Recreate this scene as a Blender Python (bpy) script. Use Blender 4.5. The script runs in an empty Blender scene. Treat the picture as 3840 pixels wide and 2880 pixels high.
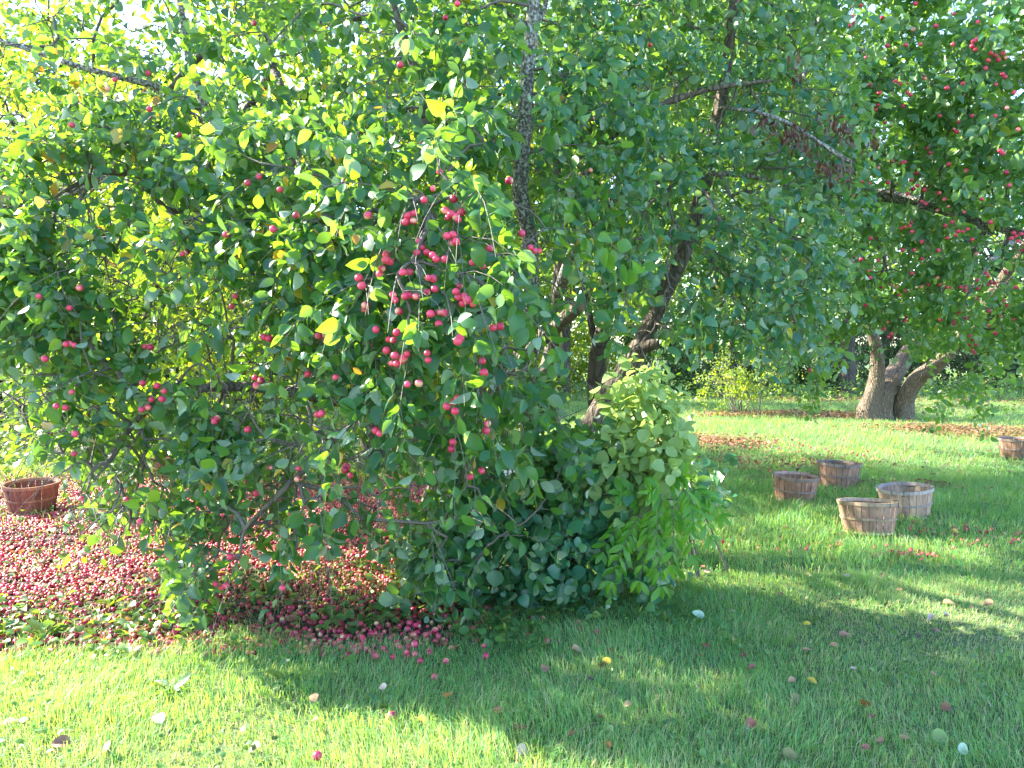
import bpy, math, random
import numpy as np
from mathutils import Vector, Matrix, noise as mnoise

R = np.random.default_rng(7)
random.seed(7)
sc = bpy.context.scene
COL = sc.collection

# ---------------------------------------------------------------- camera
CAM = np.array([0.0, 0.0, 1.6]); F = 2880.0; HZ = 1280.0
PIT = math.atan((1440 - HZ) / F)
cam_d = bpy.data.cameras.new('camera'); cam = bpy.data.objects.new('camera', cam_d); COL.objects.link(cam)
cam.location = CAM; cam.rotation_euler = (math.pi / 2 - PIT, 0, 0)
cam_d.sensor_width = 36; cam_d.lens = 27.0; cam_d.clip_end = 1000; cam_d.clip_start = .05
sc.camera = cam
# ---------------------------------------------------------------- sky, sun, exposure
SUN_EL, SUN_AZ = 34.0, math.atan2(.36, -.93)          # azimuth of the vector that points to the sun, from +X
SUN = np.array([math.cos(SUN_AZ) * math.cos(math.radians(SUN_EL)), math.sin(SUN_AZ) * math.cos(math.radians(SUN_EL)), math.sin(math.radians(SUN_EL))])
w = bpy.data.worlds.new('World'); sc.world = w; w.use_nodes = True
nt = w.node_tree; bg = nt.nodes['Background']
sky = nt.nodes.new('ShaderNodeTexSky'); sky.sky_type = 'NISHITA'; sky.sun_disc = False
sky.sun_elevation = math.radians(SUN_EL); sky.sun_rotation = math.pi / 2 - SUN_AZ
sky.air_density = 1.0; sky.dust_density = .6; sky.ozone_density = 3.0
nt.links.new(sky.outputs[0], bg.inputs[0]); bg.inputs[1].default_value = 0.15
sd = bpy.data.lights.new('sun', 'SUN'); so = bpy.data.objects.new('sun', sd); COL.objects.link(so)
sd.energy = 4.6; sd.angle = math.radians(.6); sd.color = (1, .92, .74)
so.rotation_euler = Vector(SUN).to_track_quat('Z', 'Y').to_euler(); so.location = (-8, 8, 12)
sc.view_settings.view_transform = 'Standard'; sc.view_settings.look = 'None'
sc.view_settings.exposure = 2.7; sc.view_settings.gamma = 1
try: sc.view_settings.use_curve_mapping = False
except Exception: pass
sc.render.engine = 'CYCLES'
cy = sc.cycles; cy.max_bounces = 8; cy.diffuse_bounces = 4; cy.transmission_bounces = 6; cy.glossy_bounces = 2
cy.sample_clamp_indirect = 6

# ---------------------------------------------------------------- geometry of the view
cp, sp = math.cos(PIT), math.sin(PIT)
def ray(px, py):
    u = (np.asarray(px, float) - 1920) / F; v = -(np.asarray(py, float) - 1440) / F
    return np.stack([u, v * sp + cp, v * cp - sp], -1)
def W(px, py, y):                                      # the point at distance y along +Y seen at a place of the photograph
    d = ray(px, py); return CAM + d * (np.asarray(y, float) / d[..., 1])[..., None]
def G(px, py):
    d = ray(px, py); return CAM + d * (-CAM[2] / d[..., 2])[..., None]
def proj(P):
    q = P - CAM; f = q[..., 1] * cp - q[..., 2] * sp; u = q[..., 1] * sp + q[..., 2] * cp
    f = np.maximum(f, 1e-3)
    return 1920 + F * q[..., 0] / f, 1440 - F * u / f, f
def inpoly(px, py, poly):
    c = np.zeros(np.shape(px), bool); n = len(poly); j = n - 1
    for i in range(n):
        xi, yi = poly[i]; xj, yj = poly[j]
        m = ((yi > py) != (yj > py)) & (px < (xj - xi) * (py - yi) / ((yj - yi) or 1e-9) + xi)
        c ^= m; j = i
    return c
def nrm(v): return v / np.maximum(np.linalg.norm(v, axis=-1, keepdims=True), 1e-9)
_tab = R.random((64, 64))
def vnoise(x, y, s=1.0, o=0):                          # smooth value noise on the ground plane
    x = np.asarray(x, float) * s + 17.3 + o; y = np.asarray(y, float) * s + 5.1 + o * 1.7
    xi = np.floor(x).astype(int); yi = np.floor(y).astype(int); fx = x - xi; fy = y - yi
    fx = fx * fx * (3 - 2 * fx); fy = fy * fy * (3 - 2 * fy); T = lambda a, b: _tab[a % 64, b % 64]
    return (T(xi, yi) * (1 - fx) + T(xi + 1, yi) * fx) * (1 - fy) + (T(xi, yi + 1) * (1 - fx) + T(xi + 1, yi + 1) * fx) * fy
def sstep(a, b, x): t = np.clip((x - a) / (b - a), 0, 1); return t * t * (3 - 2 * t)

# ---------------------------------------------------------------- object helpers
def link(name, me, parent=None, kind=None, label=None, cat=None, group=None):
    o = bpy.data.objects.new(name, me); COL.objects.link(o)
    if parent is not None: o.parent = parent
    if kind: o['kind'] = kind
    if label: o['label'] = label
    if cat: o['category'] = cat
    if group: o['group'] = group
    return o
def thing(name, label, cat, loc=(0, 0, 0), group=None):
    o = link(name, None, None, None, label, cat, group); o.location = loc; o.empty_display_size = .1; return o
def mesh(name, V, faces, mats, smooth=True, attr=None, col=None, midx=None):
    """faces: list of (n,k) int arrays"""
    me = bpy.data.meshes.new(name); V = np.asarray(V, np.float32)
    me.vertices.add(len(V)); me.vertices.foreach_set('co', V.ravel())
    faces = [np.asarray(f, np.int32) for f in faces if len(f)]
    nl = sum(f.size for f in faces); npol = sum(len(f) for f in faces)
    me.loops.add(nl); me.polygons.add(npol)
    me.loops.foreach_set('vertex_index', np.concatenate([f.ravel() for f in faces]))
    tot = np.concatenate([np.full(len(f), f.shape[1], np.int32) for f in faces])
    st = np.concatenate([[0], np.cumsum(tot)[:-1]]).astype(np.int32)
    me.polygons.foreach_set('loop_start', st); me.polygons.foreach_set('loop_total', tot)
    me.polygons.foreach_set('use_smooth', np.full(npol, smooth))
    for m in (mats if isinstance(mats, (list, tuple)) else [mats]): me.materials.append(m)
    if midx is not None: me.polygons.foreach_set('material_index', np.asarray(midx, np.int32))
    if attr is not None:
        a = me.attributes.new('v', 'FLOAT', 'POINT'); a.data.foreach_set('value', np.asarray(attr, np.float32))
    if col is not None:
        a = me.attributes.new('tint', 'FLOAT_COLOR', 'POINT')
        c = np.ones((len(V), 4), np.float32); c[:, :3] = col; a.data.foreach_set('color', c.ravel())
    me.update(calc_edges=True); me.validate(); return me
class Tubes:
    def __init__(s): s.V = []; s.Q = []; s.n = 0
    def add(s, P, r, sides=6, rough=0.0, flare=None, cap=True, seed=0):
        P = np.asarray(P, float); n = len(P); r = np.interp(np.linspace(0, 1, n), np.linspace(0, 1, len(r)), np.asarray(r, float))
        T = nrm(np.gradient(P, axis=0)); ref = np.array([0, 0, 1.]) if abs(T[0][2]) < .8 else np.array([0, 1., 0])
        a = nrm(np.cross(T[0], ref)); A = np.zeros_like(P)
        for i in range(n):
            a = a - T[i] * a.dot(T[i]); a = a / max(np.linalg.norm(a), 1e-9); A[i] = a
        B = np.cross(T, A); th = np.arange(sides) / sides * 2 * math.pi
        rr = r[:, None] * np.ones(sides)
        if rough:
            L = np.cumsum(np.r_[0, np.linalg.norm(np.diff(P, axis=0), axis=1)])
            for i in range(n):
                for j in range(sides):
                    q = Vector((math.cos(th[j]) * 3.2, math.sin(th[j]) * 3.2, L[i] * .9 + seed))
                    rr[i, j] *= 1 + rough * (mnoise.noise(q) + .6 * mnoise.noise(q * 3.1))
        V = P[:, None] + rr[..., None] * (np.cos(th)[None, :, None] * A[:, None] + np.sin(th)[None, :, None] * B[:, None])
        i, j = np.meshgrid(np.arange(n - 1), np.arange(sides), indexing='ij'); j2 = (j + 1) % sides
        q = np.stack([i * sides + j, i * sides + j2, (i + 1) * sides + j2, (i + 1) * sides + j], -1).reshape(-1, 4) + s.n
        s.V.append(V.reshape(-1, 3)); s.Q.append(q); s.n += n * sides
        if cap:
            s.V.append(P[-1:] + T[-1] * r[-1] * .3); e = s.n; s.n += 1
            k = np.arange(sides); b = e - sides
            s.Q.append(np.stack([b + k, b + (k + 1) % sides, np.full(sides, e), np.full(sides, e)], -1)[:, :3])
    def build(s, name, mat, smooth=True):
        V = np.concatenate(s.V); f4 = [q for q in s.Q if q.shape[1] == 4]; f3 = [q for q in s.Q if q.shape[1] == 3]
        fs = ([np.concatenate(f4)] if f4 else []) + ([np.concatenate(f3)] if f3 else [])
        return mesh(name, V, fs, mat, smooth)
def spline(pts, n=24):
    P = np.asarray(pts, float); P = np.vstack([2 * P[0] - P[1], P, 2 * P[-1] - P[-2]]); out = []
    m = len(P) - 3; k = max(2, n // m)
    for i in range(m):
        a, b, c, d = P[i:i + 4]
        for t in np.arange(k) / k:
            out.append(.5 * ((2 * b) + (-a + c) * t + (2 * a - 5 * b + 4 * c - d) * t * t + (-a + 3 * b - 3 * c + d) * t ** 3))
    out.append(P[-2]); return np.array(out)

# ---------------------------------------------------------------- materials
class M:
    def __init__(s, name):
        s.m = bpy.data.materials.new(name); s.m.use_nodes = True; s.t = s.m.node_tree
        s.p = s.t.nodes['Principled BSDF']; s.out = s.t.nodes['Material Output']
    def n(s, t, **k):
        x = s.t.nodes.new('ShaderNode' + t)
        for a, b in k.items(): setattr(x, a, b)
        return x
    def l(s, a, b): s.t.links.new(a, b)
    def ramp(s, fac, stops):
        r = s.n('ValToRGB'); e = r.color_ramp.elements
        while len(e) < len(stops): e.new(.5)
        for x, (p, c) in zip(e, stops): x.position = p; x.color = (*c, 1)
        s.l(fac, r.inputs[0]); return r.outputs[0]
    def noise(s, scale, detail=3, src=None, vec=None):
        x = s.n('TexNoise'); x.inputs['Scale'].default_value = scale; x.inputs['Detail'].default_value = detail
        if vec is not None: s.l(vec, x.inputs['Vector'])
        return x.outputs[0]
    def mix(s, f, a, b, mode='MIX'):
        x = s.n('MixRGB', blend_type=mode)
        for i, q in ((0, f), (1, a), (2, b)):
            if isinstance(q, (int, float)): x.inputs[i].default_value = q
            elif isinstance(q, tuple): x.inputs[i].default_value = (*q, 1)
            else: s.l(q, x.inputs[i])
        return x.outputs[0]
    def bump(s, h, strength, dist=.01):
        b = s.n('Bump'); b.inputs['Strength'].default_value = strength; b.inputs['Distance'].default_value = dist
        s.l(h, b.inputs['Height']); s.l(b.outputs[0], s.p.inputs['Normal'])
def leaf_mat(name, stops, under, trans, tmix=.42, rough=.42, spec=.5, spots=True):
    m = M(name); a = m.n('Attribute', attribute_name='v')
    c = m.ramp(a.outputs['Fac'], stops)
    tc = m.n('TexCoord'); nz = m.noise(55, 2, vec=tc.outputs['Object'])
    if spots:
        sf = m.n('MapRange'); m.l(nz, sf.inputs[0]); sf.inputs[1].default_value = .66; sf.inputs[2].default_value = .74; sf.inputs[4].default_value = .55
        c = m.mix(sf.outputs[0], c, (.16, .10, .03))
    n2 = m.noise(14, 2, vec=tc.outputs['Object']); c = m.mix(.35, c, m.ramp(n2, [(.3, (.55, .55, .55)), (.7, (1, 1, 1))]), 'MULTIPLY')
    g = m.n('NewGeometry'); cu = m.mix(.55, c, under); base = m.mix(g.outputs['Backfacing'], c, cu)
    m.l(base, m.p.inputs['Base Color']); m.p.inputs['Roughness'].default_value = rough
    m.p.inputs['Specular IOR Level'].default_value = spec
    t = m.n('BsdfTranslucent'); tcx = m.ramp(a.outputs['Fac'], trans); m.l(tcx, t.inputs[0])
    mx = m.n('MixShader'); mx.inputs[0].default_value = tmix
    m.l(m.p.outputs[0], mx.inputs[1]); m.l(t.outputs[0], mx.inputs[2]); m.l(mx.outputs[0], m.out.inputs[0])
    return m.m
G1 = [(0, (.012, .07, .036)), (.35, (.022, .12, .05)), (.7, (.045, .18, .05)), (.93, (.12, .27, .045)), (.955, (.45, .38, .03)), (1, (.40, .20, .03))]
T1 = [(0, (.16, .34, .02)), (.4, (.24, .46, .02)), (.75, (.34, .58, .02)), (.93, (.5, .68, .03)), (.955, (.85, .62, .02)), (1, (.7, .3, .03))]
MAT = {}
MAT['leaf'] = leaf_mat('apple_leaf', G1, (.40, .50, .38), T1, rough=.4, spec=.55)
G2 = [(0, (.018, .105, .062)), (.5, (.035, .17, .09)), (1, (.08, .24, .11))]
T2 = [(0, (.2, .42, .03)), (1, (.4, .62, .04))]
MAT['leaf_cool'] = leaf_mat('broad_leaf', G2, (.34, .46, .36), T2, rough=.38, spec=.65, tmix=.34)
MAT['leaf_brightened'] = leaf_mat('brightened_apple_leaf', [(0, (.04, .14, .06)), (.5, (.07, .20, .07)), (.93, (.13, .27, .07)), (1, (.5, .4, .04))], (.36, .48, .34), [(0, (.25, .5, .04)), (1, (.5, .72, .05))], rough=.36, spec=.8)  # apple leaf tones raised to make up for light the right crown lacks
MAT['leaf_pale'] = leaf_mat('pale_shrub_leaf', [(0, (.24, .40, .12)), (1, (.42, .54, .22))], (.34, .44, .26), [(0, (.4, .6, .1)), (1, (.6, .75, .15))], spots=False)
MAT['leaf_bright'] = leaf_mat('compound_leaf', [(0, (.06, .22, .02)), (1, (.13, .34, .03))], (.2, .36, .12), [(0, (.3, .6, .02)), (1, (.5, .75, .03))], spots=False)
MAT['leaf_yellow'] = leaf_mat('back_leaf', [(0, (.06, .13, .02)), (.6, (.12, .22, .03)), (.9, (.22, .27, .03)), (1, (.4, .3, .04))], (.25, .33, .15), [(0, (.35, .52, .02)), (.6, (.55, .72, .03)), (1, (.8, .7, .04))], tmix=.5, spots=False)  # yellow-green leaves; glow of sun from behind is partly put into the colour
MAT['leaf_shaded'] = leaf_mat('wood_leaf', [(0, (.02, .06, .02)), (1, (.06, .13, .03))], (.1, .16, .08), [(0, (.08, .17, .02)), (1, (.16, .30, .03))], spots=False, tmix=.3)  # shade of the wood is put into the leaf colour and weak translucency
MAT['leaf_dead'] = leaf_mat('dead_leaf', [(0, (.05, .025, .015)), (1, (.15, .075, .04))], (.12, .07, .05), [(0, (.2, .06, .02)), (1, (.3, .1, .04))], tmix=.2, spots=False)
MAT['ground_leaf'] = leaf_mat('ground_cover_leaf', [(0, (.03, .10, .035)), (.6, (.06, .17, .05)), (.9, (.13, .26, .05)), (1, (.3, .2, .06))], (.2, .3, .15), [(0, (.2, .4, .03)), (1, (.5, .6, .03))], rough=.38, spec=.6, tmix=.3)
def grass_mat():
    m = M('grass_blade'); a = m.n('Attribute', attribute_name='v')
    c = m.ramp(a.outputs['Fac'], [(0, (.05, .20, .09)), (.35, (.09, .30, .12)), (.7, (.17, .41, .15)), (.84, (.32, .46, .17)), (.92, (.42, .38, .20)), (1, (.5, .42, .3))])
    m.l(c, m.p.inputs['Base Color']); m.p.inputs['Roughness'].default_value = .5; m.p.inputs['Specular IOR Level'].default_value = .5
    t = m.n('BsdfTranslucent'); m.l(m.ramp(a.outputs['Fac'], [(0, (.30, .52, .04)), (.7, (.56, .76, .07)), (.9, (.65, .65, .2)), (1, (.7, .6, .35))]), t.inputs[0])
    mx = m.n('MixShader'); mx.inputs[0].default_value = .4
    m.l(m.p.outputs[0], mx.inputs[1]); m.l(t.outputs[0], mx.inputs[2]); m.l(mx.outputs[0], m.out.inputs[0]); return m.m
MAT['grass'] = grass_mat()
def bark_mat(name, c1, c2, c3, scale=18, lichen=.0, bump=.8):
    m = M(name); tc = m.n('TexCoord'); mp = m.n('Mapping'); mp.inputs['Scale'].default_value = (1, 1, .25)
    wn = m.n('TexNoise'); wn.inputs['Scale'].default_value = 5; m.l(tc.outputs['Object'], wn.inputs['Vector']); wa = m.n('VectorMath', operation='MULTIPLY_ADD'); m.l(wn.outputs['Color'], wa.inputs[0]); wa.inputs[1].default_value = (.12, .12, .3); m.l(tc.outputs['Object'], wa.inputs[2]); m.l(wa.outputs[0], mp.inputs[0])
    v = m.n('TexVoronoi'); v.inputs['Scale'].default_value = scale; m.l(mp.outputs[0], v.inputs[0]); v.feature = 'DISTANCE_TO_EDGE'
    nz = m.noise(scale * .6, 6, vec=mp.outputs[0]); n3 = m.noise(scale * 2.5, 4, vec=tc.outputs['Object'])
    r = m.ramp(v.outputs['Distance'], [(0, (0, 0, 0)), (.22, (1, 1, 1))])
    c = m.mix(nz, c1, c2); c = m.mix(m.ramp(v.outputs['Distance'], [(0, (.35, .35, .35)), (.12, (1, 1, 1))]), c3, c)
    if lichen:
        lf = m.ramp(n3, [(.56 - lichen * .1, (0, 0, 0)), (.62, (1, 1, 1))]); c = m.mix(lf, c, (.42, .43, .37))
    m.l(c, m.p.inputs['Base Color']); m.p.inputs['Roughness'].default_value = .85
    h = m.mix(.4, r, n3); m.bump(h, bump, .03); return m.m
MAT['bark'] = bark_mat('apple_bark', (.09, .07, .055), (.19, .155, .125), (.035, .026, .02))
MAT['bark_old'] = bark_mat('old_bark', (.11, .078, .055), (.27, .205, .15), (.03, .028, .02), scale=30, bump=1.0)
MAT['bark_lichen'] = bark_mat('lichen_bark', (.09, .075, .07), (.19, .16, .15), (.03, .025, .025), scale=26, lichen=1.0)
MAT['bark_dark'] = bark_mat('dark_bark', (.05, .04, .032), (.11, .09, .075), (.015, .012, .01), scale=10)
MAT['twig'] = bark_mat('twig_bark', (.10, .08, .07), (.22, .19, .17), (.06, .05, .045), scale=60, bump=.2)
def apple_mat():
    m = M('apple_skin'); a = m.n('Attribute', attribute_name='tint'); tc = m.n('TexCoord')
    nz = m.noise(160, 3, vec=tc.outputs['Object']); c = m.mix(.25, a.outputs['Color'], m.ramp(nz, [(.35, (.5, .4, .4)), (.65, (1, 1, 1))]), 'MULTIPLY')
    m.l(c, m.p.inputs['Base Color']); m.p.inputs['Roughness'].default_value = .38; m.p.inputs['Specular IOR Level'].default_value = .45
    m.p.inputs['Subsurface Weight'].default_value = 0; return m.m
MAT['apple'] = apple_mat()

# ---------------------------------------------------------------- sun gaps (holes between the crowns that let the sun through)
GAPS = [(G(250, 2760), .33), (G(1000, 2720), .26), (G(700, 2400), .34), (W(300, 1950, 4.1), .4), (W(150, 1650, 4.3), .35), (W(700, 2150, 3.95), .2), (G(1500, 2860), .35), (G(2520, 2620), .38), (W(2390, 1560, 4.75), .42), (W(2430, 1780, 4.7), .3),
        (G(3300, 2050), .25), (G(2700, 1650), 1.0), (G(3100, 1640), .8), (G(3700, 1680), .7), (W(3270, 1450, 15.6), .55), (G(2900, 1600), .7), (G(2150, 1620), .9),
        (W(2130, 1540, 12), .8)]
def sunlit(P, soft=.93):
    keep = np.ones(len(P), bool)
    for c, r in GAPS:
        q = P - c; t = q @ SUN; d = np.linalg.norm(q - t[:, None] * SUN, axis=1)
        keep &= ~((t > .55) & (d < r * (.8 + .35 * vnoise(P[:, 0], P[:, 2], 3))) & (R.random(len(P)) < soft))
    return keep

# ---------------------------------------------------------------- leaves
def leaf_template(kind):
    if kind == 'oval':   s = [(.10, .20), (.30, .40), (.55, .44), (.80, .27)]
    elif kind == 'round': s = [(.06, .27), (.28, .48), (.58, .48), (.84, .27)]
    elif kind == 'lance': s = [(.25, .16), (.55, .15)]
    elif kind == 'mid':  s = [(.15, .30), (.50, .44), (.80, .26)]
    else:                s = [(.35, .40), (.75, .28)]
    V = [(0, 0, 0)]; 
    for t, wd in s:
        z = -.22 * t * t; V += [(t, 0, z), (t, wd, z + wd * .32), (t, -wd, z + wd * .32)]
    V.append((1.0, 0, -.24)); n = len(s); F3 = [(0, 1, 2), (0, 3, 1)]; F4 = []
    for i in range(n - 1):
        a = 1 + 3 * i; b = a + 3; F4 += [(a, b, b + 1, a + 1), (a, a + 2, b + 2, b)]
    a = 1 + 3 * (n - 1); e = len(V) - 1; F3 += [(a, e, a + 1), (a, a + 2, e)]
    # petiole
    if kind in ('oval', 'round'):
        k = len(V); V += [(-.38, 0, .07), (-.38, .02, .07), (0, .02, 0)]; F4 += [(k, 0, k + 2, k + 1)]
        V = [(x, y, z) for x, y, z in V]
    return np.array(V, float), np.array(F3), np.array(F4) if F4 else np.zeros((0, 4), int)
TPL = {k: leaf_template(k) for k in ('oval', 'round', 'lance', 'mid', 'far')}
def frames(d, n):
    d = nrm(d); n = nrm(n - d * (n * d).sum(-1, keepdims=True)); b = np.cross(n, d); return d, b, n
def leaf_arrays(kind, pos, d, n, size, v, wide=None):
    T, F3, F4 = TPL[kind]; d, b, n = frames(d, n); k = len(T); N = len(pos)
    wd = ((.78 + .32 * R.random(N)) if kind == 'round' else (.56 + .34 * R.random(N))) if wide is None else wide
    curl = .1 + 2.6 * R.random(N) ** 1.3; fold = -.4 + 2.4 * R.random(N)
    X = T[None, :, 0] * size[:, None]; Y = T[None, :, 1] * (size * wd)[:, None]
    Z = (-.22 * T[None, :, 0] ** 2 * curl[:, None] + np.abs(T[None, :, 1]) * .32 * fold[:, None] + (T[None, :, 1] * T[None, :, 0]) * (R.random(N) - .5)[:, None] * .8) * size[:, None]
    V = pos[:, None] + X[..., None] * d[:, None] + Y[..., None] * b[:, None] + Z[..., None] * n[:, None]
    off = (np.arange(N) * k)[:, None, None]
    return V.reshape(-1, 3), (F3[None] + off).reshape(-1, 3), (F4[None] + off).reshape(-1, 4), np.repeat(v, k)
def leaves_mesh(name, kind, L, mat):
    V, f3, f4, v = leaf_arrays(kind, L['pos'], L['d'], L['n'], L['size'], L['v'])
    return mesh(name, V, [f3, f4], mat, True, attr=v)
def cat_leaves(*Ls): return {k: np.concatenate([l[k] for l in Ls]) for k in Ls[0]}
def sub(L, m): return {k: a[m] for k, a in L.items()}

def grow(nodes, rad_nodes, pts, pathw=.25, limit=None):
    """join every point of pts to the growing tree; returns parents (index into all) and all points"""
    n0, n = len(nodes), len(pts); A = np.vstack([nodes, pts]); par = np.full(n0 + n, -1)
    plen = np.zeros(n0 + n)
    D = np.linalg.norm(pts[:, None] - nodes[None], axis=2); bi = D.argmin(1); bd = D[np.arange(n), bi].copy(); bc = bd.copy()
    done = np.zeros(n, bool)
    for _ in range(n):
        i = int(np.where(done, 1e9, bc).argmin()); done[i] = True; par[n0 + i] = bi[i]; plen[n0 + i] = plen[bi[i]] + bd[i]
        d = np.linalg.norm(pts - pts[i], axis=1); c = d + pathw * plen[n0 + i]
        m = (~done) & (c < bc); bc[m] = c[m]; bi[m] = n0 + i; bd[m] = d[m]
    return A, par
def crown_from_sprays(nodes, O, centre, leaves_per=18, leaf=.07, L=(.3, .55), droop=.5, vmax=1.0, twig=True, nbias=(.45, .75, .75), spread=.9, sun_gap=True, minseg=0):
    """O: spray origins. returns leaf dict and Tubes of branches"""
    A, par = grow(nodes, None, O); n0 = len(nodes); N = len(O)
    # descendants
    cnt = np.ones(len(A)); order = np.argsort(-np.array([0] * len(A)))
    depth = np.zeros(len(A), int)
    for i in range(n0, len(A)):
        d = 0; j = i
        while par[j] >= 0: j = par[j]; d += 1
        depth[i] = d
    for i in sorted(range(n0, len(A)), key=lambda q: -depth[q]):
        if par[i] >= n0: cnt[par[i]] += cnt[i]
    tb = Tubes()
    parent = A[par[n0:]]; seg = O - parent; sl = np.linalg.norm(seg, axis=1, keepdims=True)
    out = nrm(O - centre); ax = nrm(nrm(seg) * .55 + out * .5 + R.normal(0, .38, (N, 3)) + np.array([0, 0, -.10]))
    ln = R.uniform(L[0], L[1], N)
    dr = droop * R.uniform(.5, 1.3, N)
    if twig:
        for i in range(N):
            r1 = .0022 * math.sqrt(cnt[n0 + i]) + .0012; r0 = r1 * 1.12
            p, q = parent[i], O[i]; mid = (p + q) / 2 + R.normal(0, .07, 3) * sl[i] + np.array([0, 0, .05 * sl[i, 0]])
            tb.add(np.array([p, mid, q]), [r0, (r0 + r1) / 2, r1], 4 if r1 < .012 else 6, cap=False)
            t = np.array([0, .4, .75, 1.]); P = q + ax[i] * (ln[i] * t)[:, None]; P[:, 2] -= dr[i] * ln[i] * t * t * .6
            tb.add(P, [r1 * .8, .0022, .0018, .001], 3, cap=False)
    k = leaves_per; idx = np.repeat(np.arange(N), k); t = np.tile(np.linspace(.08, 1.02, k), N) + R.normal(0, .04, N * k)
    P = O[idx] + ax[idx] * (ln[idx] * t)[:, None]; P[:, 2] -= dr[idx] * ln[idx] * t * t * .6
    tan = ax[idx] * ln[idx][:, None]; tan = tan.copy(); tan[:, 2] -= 1.2 * dr[idx] * ln[idx] * t; tan = nrm(tan)
    ang = np.tile(np.arange(k) * 2.4, N) + R.random(N)[idx] * 6.28
    u = nrm(np.cross(tan, np.array([.1, .2, 1.]))); vv = np.cross(tan, u); rad = u * np.cos(ang)[:, None] + vv * np.sin(ang)[:, None]
    d = nrm(tan * .45 + rad * spread + np.array([0, 0, -.42]) + R.normal(0, .2, (N * k, 3)))
    nb = nrm(np.array([0, 0, nbias[0]]) + out[idx] * nbias[1] + R.normal(0, nbias[2], (N * k, 3)))
    size = leaf * R.uniform(.5, 1.22, N * k) * (1 - .25 * (t > .95))
    pos = P + rad * .012 + d * size[:, None] * .3
    v = np.clip(R.beta(2, 2, N * k) * .85 + R.normal(0, .06, N)[idx], 0, .93)
    y = R.random(N * k) < .012; v[y] = R.uniform(.95, 1, y.sum()); v = v * vmax
    return dict(pos=pos, d=d, n=nb, size=size, v=v), tb
def limb_nodes(paths, step=.12):
    out = []
    for P in paths:
        s = np.cumsum(np.r_[0, np.linalg.norm(np.diff(P, axis=0), axis=1)]); q = np.arange(0, s[-1], step)
        out.append(np.stack([np.interp(q, s, P[:, a]) for a in range(3)], 1))
    return np.vstack(out)
def sample_poly(poly, n, dfun, jit=1.0):
    poly = np.array(poly, float); lo, hi = poly.min(0), poly.max(0); out = []
    need = n
    while need > 0:
        x = R.uniform(lo[0], hi[0], need * 3); y = R.uniform(lo[1], hi[1], need * 3); m = inpoly(x, y, poly); x, y = x[m][:need], y[m][:need]
        out.append(np.stack([x, y], 1)); need -= len(x)
    q = np.vstack(out); return q[:, 0], q[:, 1], W(q[:, 0], q[:, 1], dfun(q[:, 0], q[:, 1]))

# ---------------------------------------------------------------- ground
def gz(x, y): return .02 * vnoise(x, y, .8) + .008 * vnoise(x, y, 5) - .014
def zone(x, y):                                         # how much of the ground is bare under the apple tree (1 = bare)
    near = 3.36 + .42 * vnoise(x, y, 1.6) + .22 * vnoise(x, y, 7, 3) - .10 * np.minimum(x + 1.0, 0) * 0 + .35 * sstep(-1.2, .1, x)
    m = sstep(0, .30, y - near) * (1 - sstep(-.25, .45, x + .35 * (vnoise(x, y, 1.7) - .5)))
    return m * (1 - sstep(8.3, 9.6, y - .25 * x * 0))
def ground_mesh():
    xs = np.concatenate([-np.geomspace(250, 9, 14), np.linspace(-8, 11, 150), np.geomspace(12, 250, 14)])
    ys = np.concatenate([-np.geomspace(60, 1, 6), np.linspace(0, 20, 150), np.geomspace(21, 300, 16)])
    X, Y = np.meshgrid(xs, ys); Z = gz(X, Y); V = np.stack([X, Y, Z], -1).reshape(-1, 3)
    i, j = np.meshgrid(np.arange(len(ys) - 1), np.arange(len(xs) - 1), indexing='ij'); a = i * len(xs) + j
    Fq = np.stack([a, a + 1, a + len(xs) + 1, a + len(xs)], -1).reshape(-1, 4)
    m = M('lawn_soil'); at = m.n('Attribute', attribute_name='v'); tc = m.n('TexCoord')
    n1 = m.noise(28, 6, vec=tc.outputs['Object']); n2 = m.noise(2.2, 3, vec=tc.outputs['Object']); n3 = m.noise(140, 3, vec=tc.outputs['Object'])
    soil = m.ramp(n1, [(.3, (.018, .012, .009)), (.55, (.05, .034, .024)), (.74, (.12, .085, .06))])
    thatch = m.ramp(n3, [(.35, (.03, .06, .018)), (.6, (.075, .13, .035)), (.72, (.22, .2, .11))])
    thatch = m.mix(m.ramp(n2, [(.45, (0, 0, 0)), (.7, (.5, .5, .5))]), thatch, (.12, .11, .06))
    m.l(m.mix(at.outputs['Fac'], thatch, soil), m.p.inputs['Base Color']); m.p.inputs['Roughness'].default_value = .95; m.bump(n1, .6, .02)
    link('ground', mesh('ground', V, [Fq], m.m, True, attr=zone(V[:, 0], V[:, 1])), kind='structure')
ground_mesh()

# ---------------------------------------------------------------- grass
BASKETS = [  # px, bottom py, rim diameter, yaw, tilt x, tilt y, tone, label
    (3006, 1898, .43, .3, .03, .03, 0, 'reddish brown wooden basket in the shade, leftmost of the four standing together'),
    (3172, 1840, .45, 1.2, .02, .04, 1, 'dark grey brown wooden basket at the back of the four, next to the fallen apples'),
    (3300, 2026, .46, 2.1, .05, .09, 2, 'wooden basket with a tilted rim, nearest of the four and partly before another'),
    (3442, 1956, .46, 4.0, .07, .05, 3, 'pale pinkish wooden basket whose wide pale inside shows, rightmost of the four'),
    (3850, 1728, .46, 5.0, .0, .0, 1, 'faded wooden basket standing alone in the lawn below the forked old tree'),
    (70, 1936, .46, .8, .04, -.02, 4, 'red brown wooden basket standing at the edge of the carpet of red apples'),
    (618, 1800, .46, 2.6, .0, .0, 4, 'dark red wooden basket half hidden behind the hanging leaves on the left')]
BPOS = [G(b[0], b[1]) + np.array([0, .2, 0]) for b in BASKETS]
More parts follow.
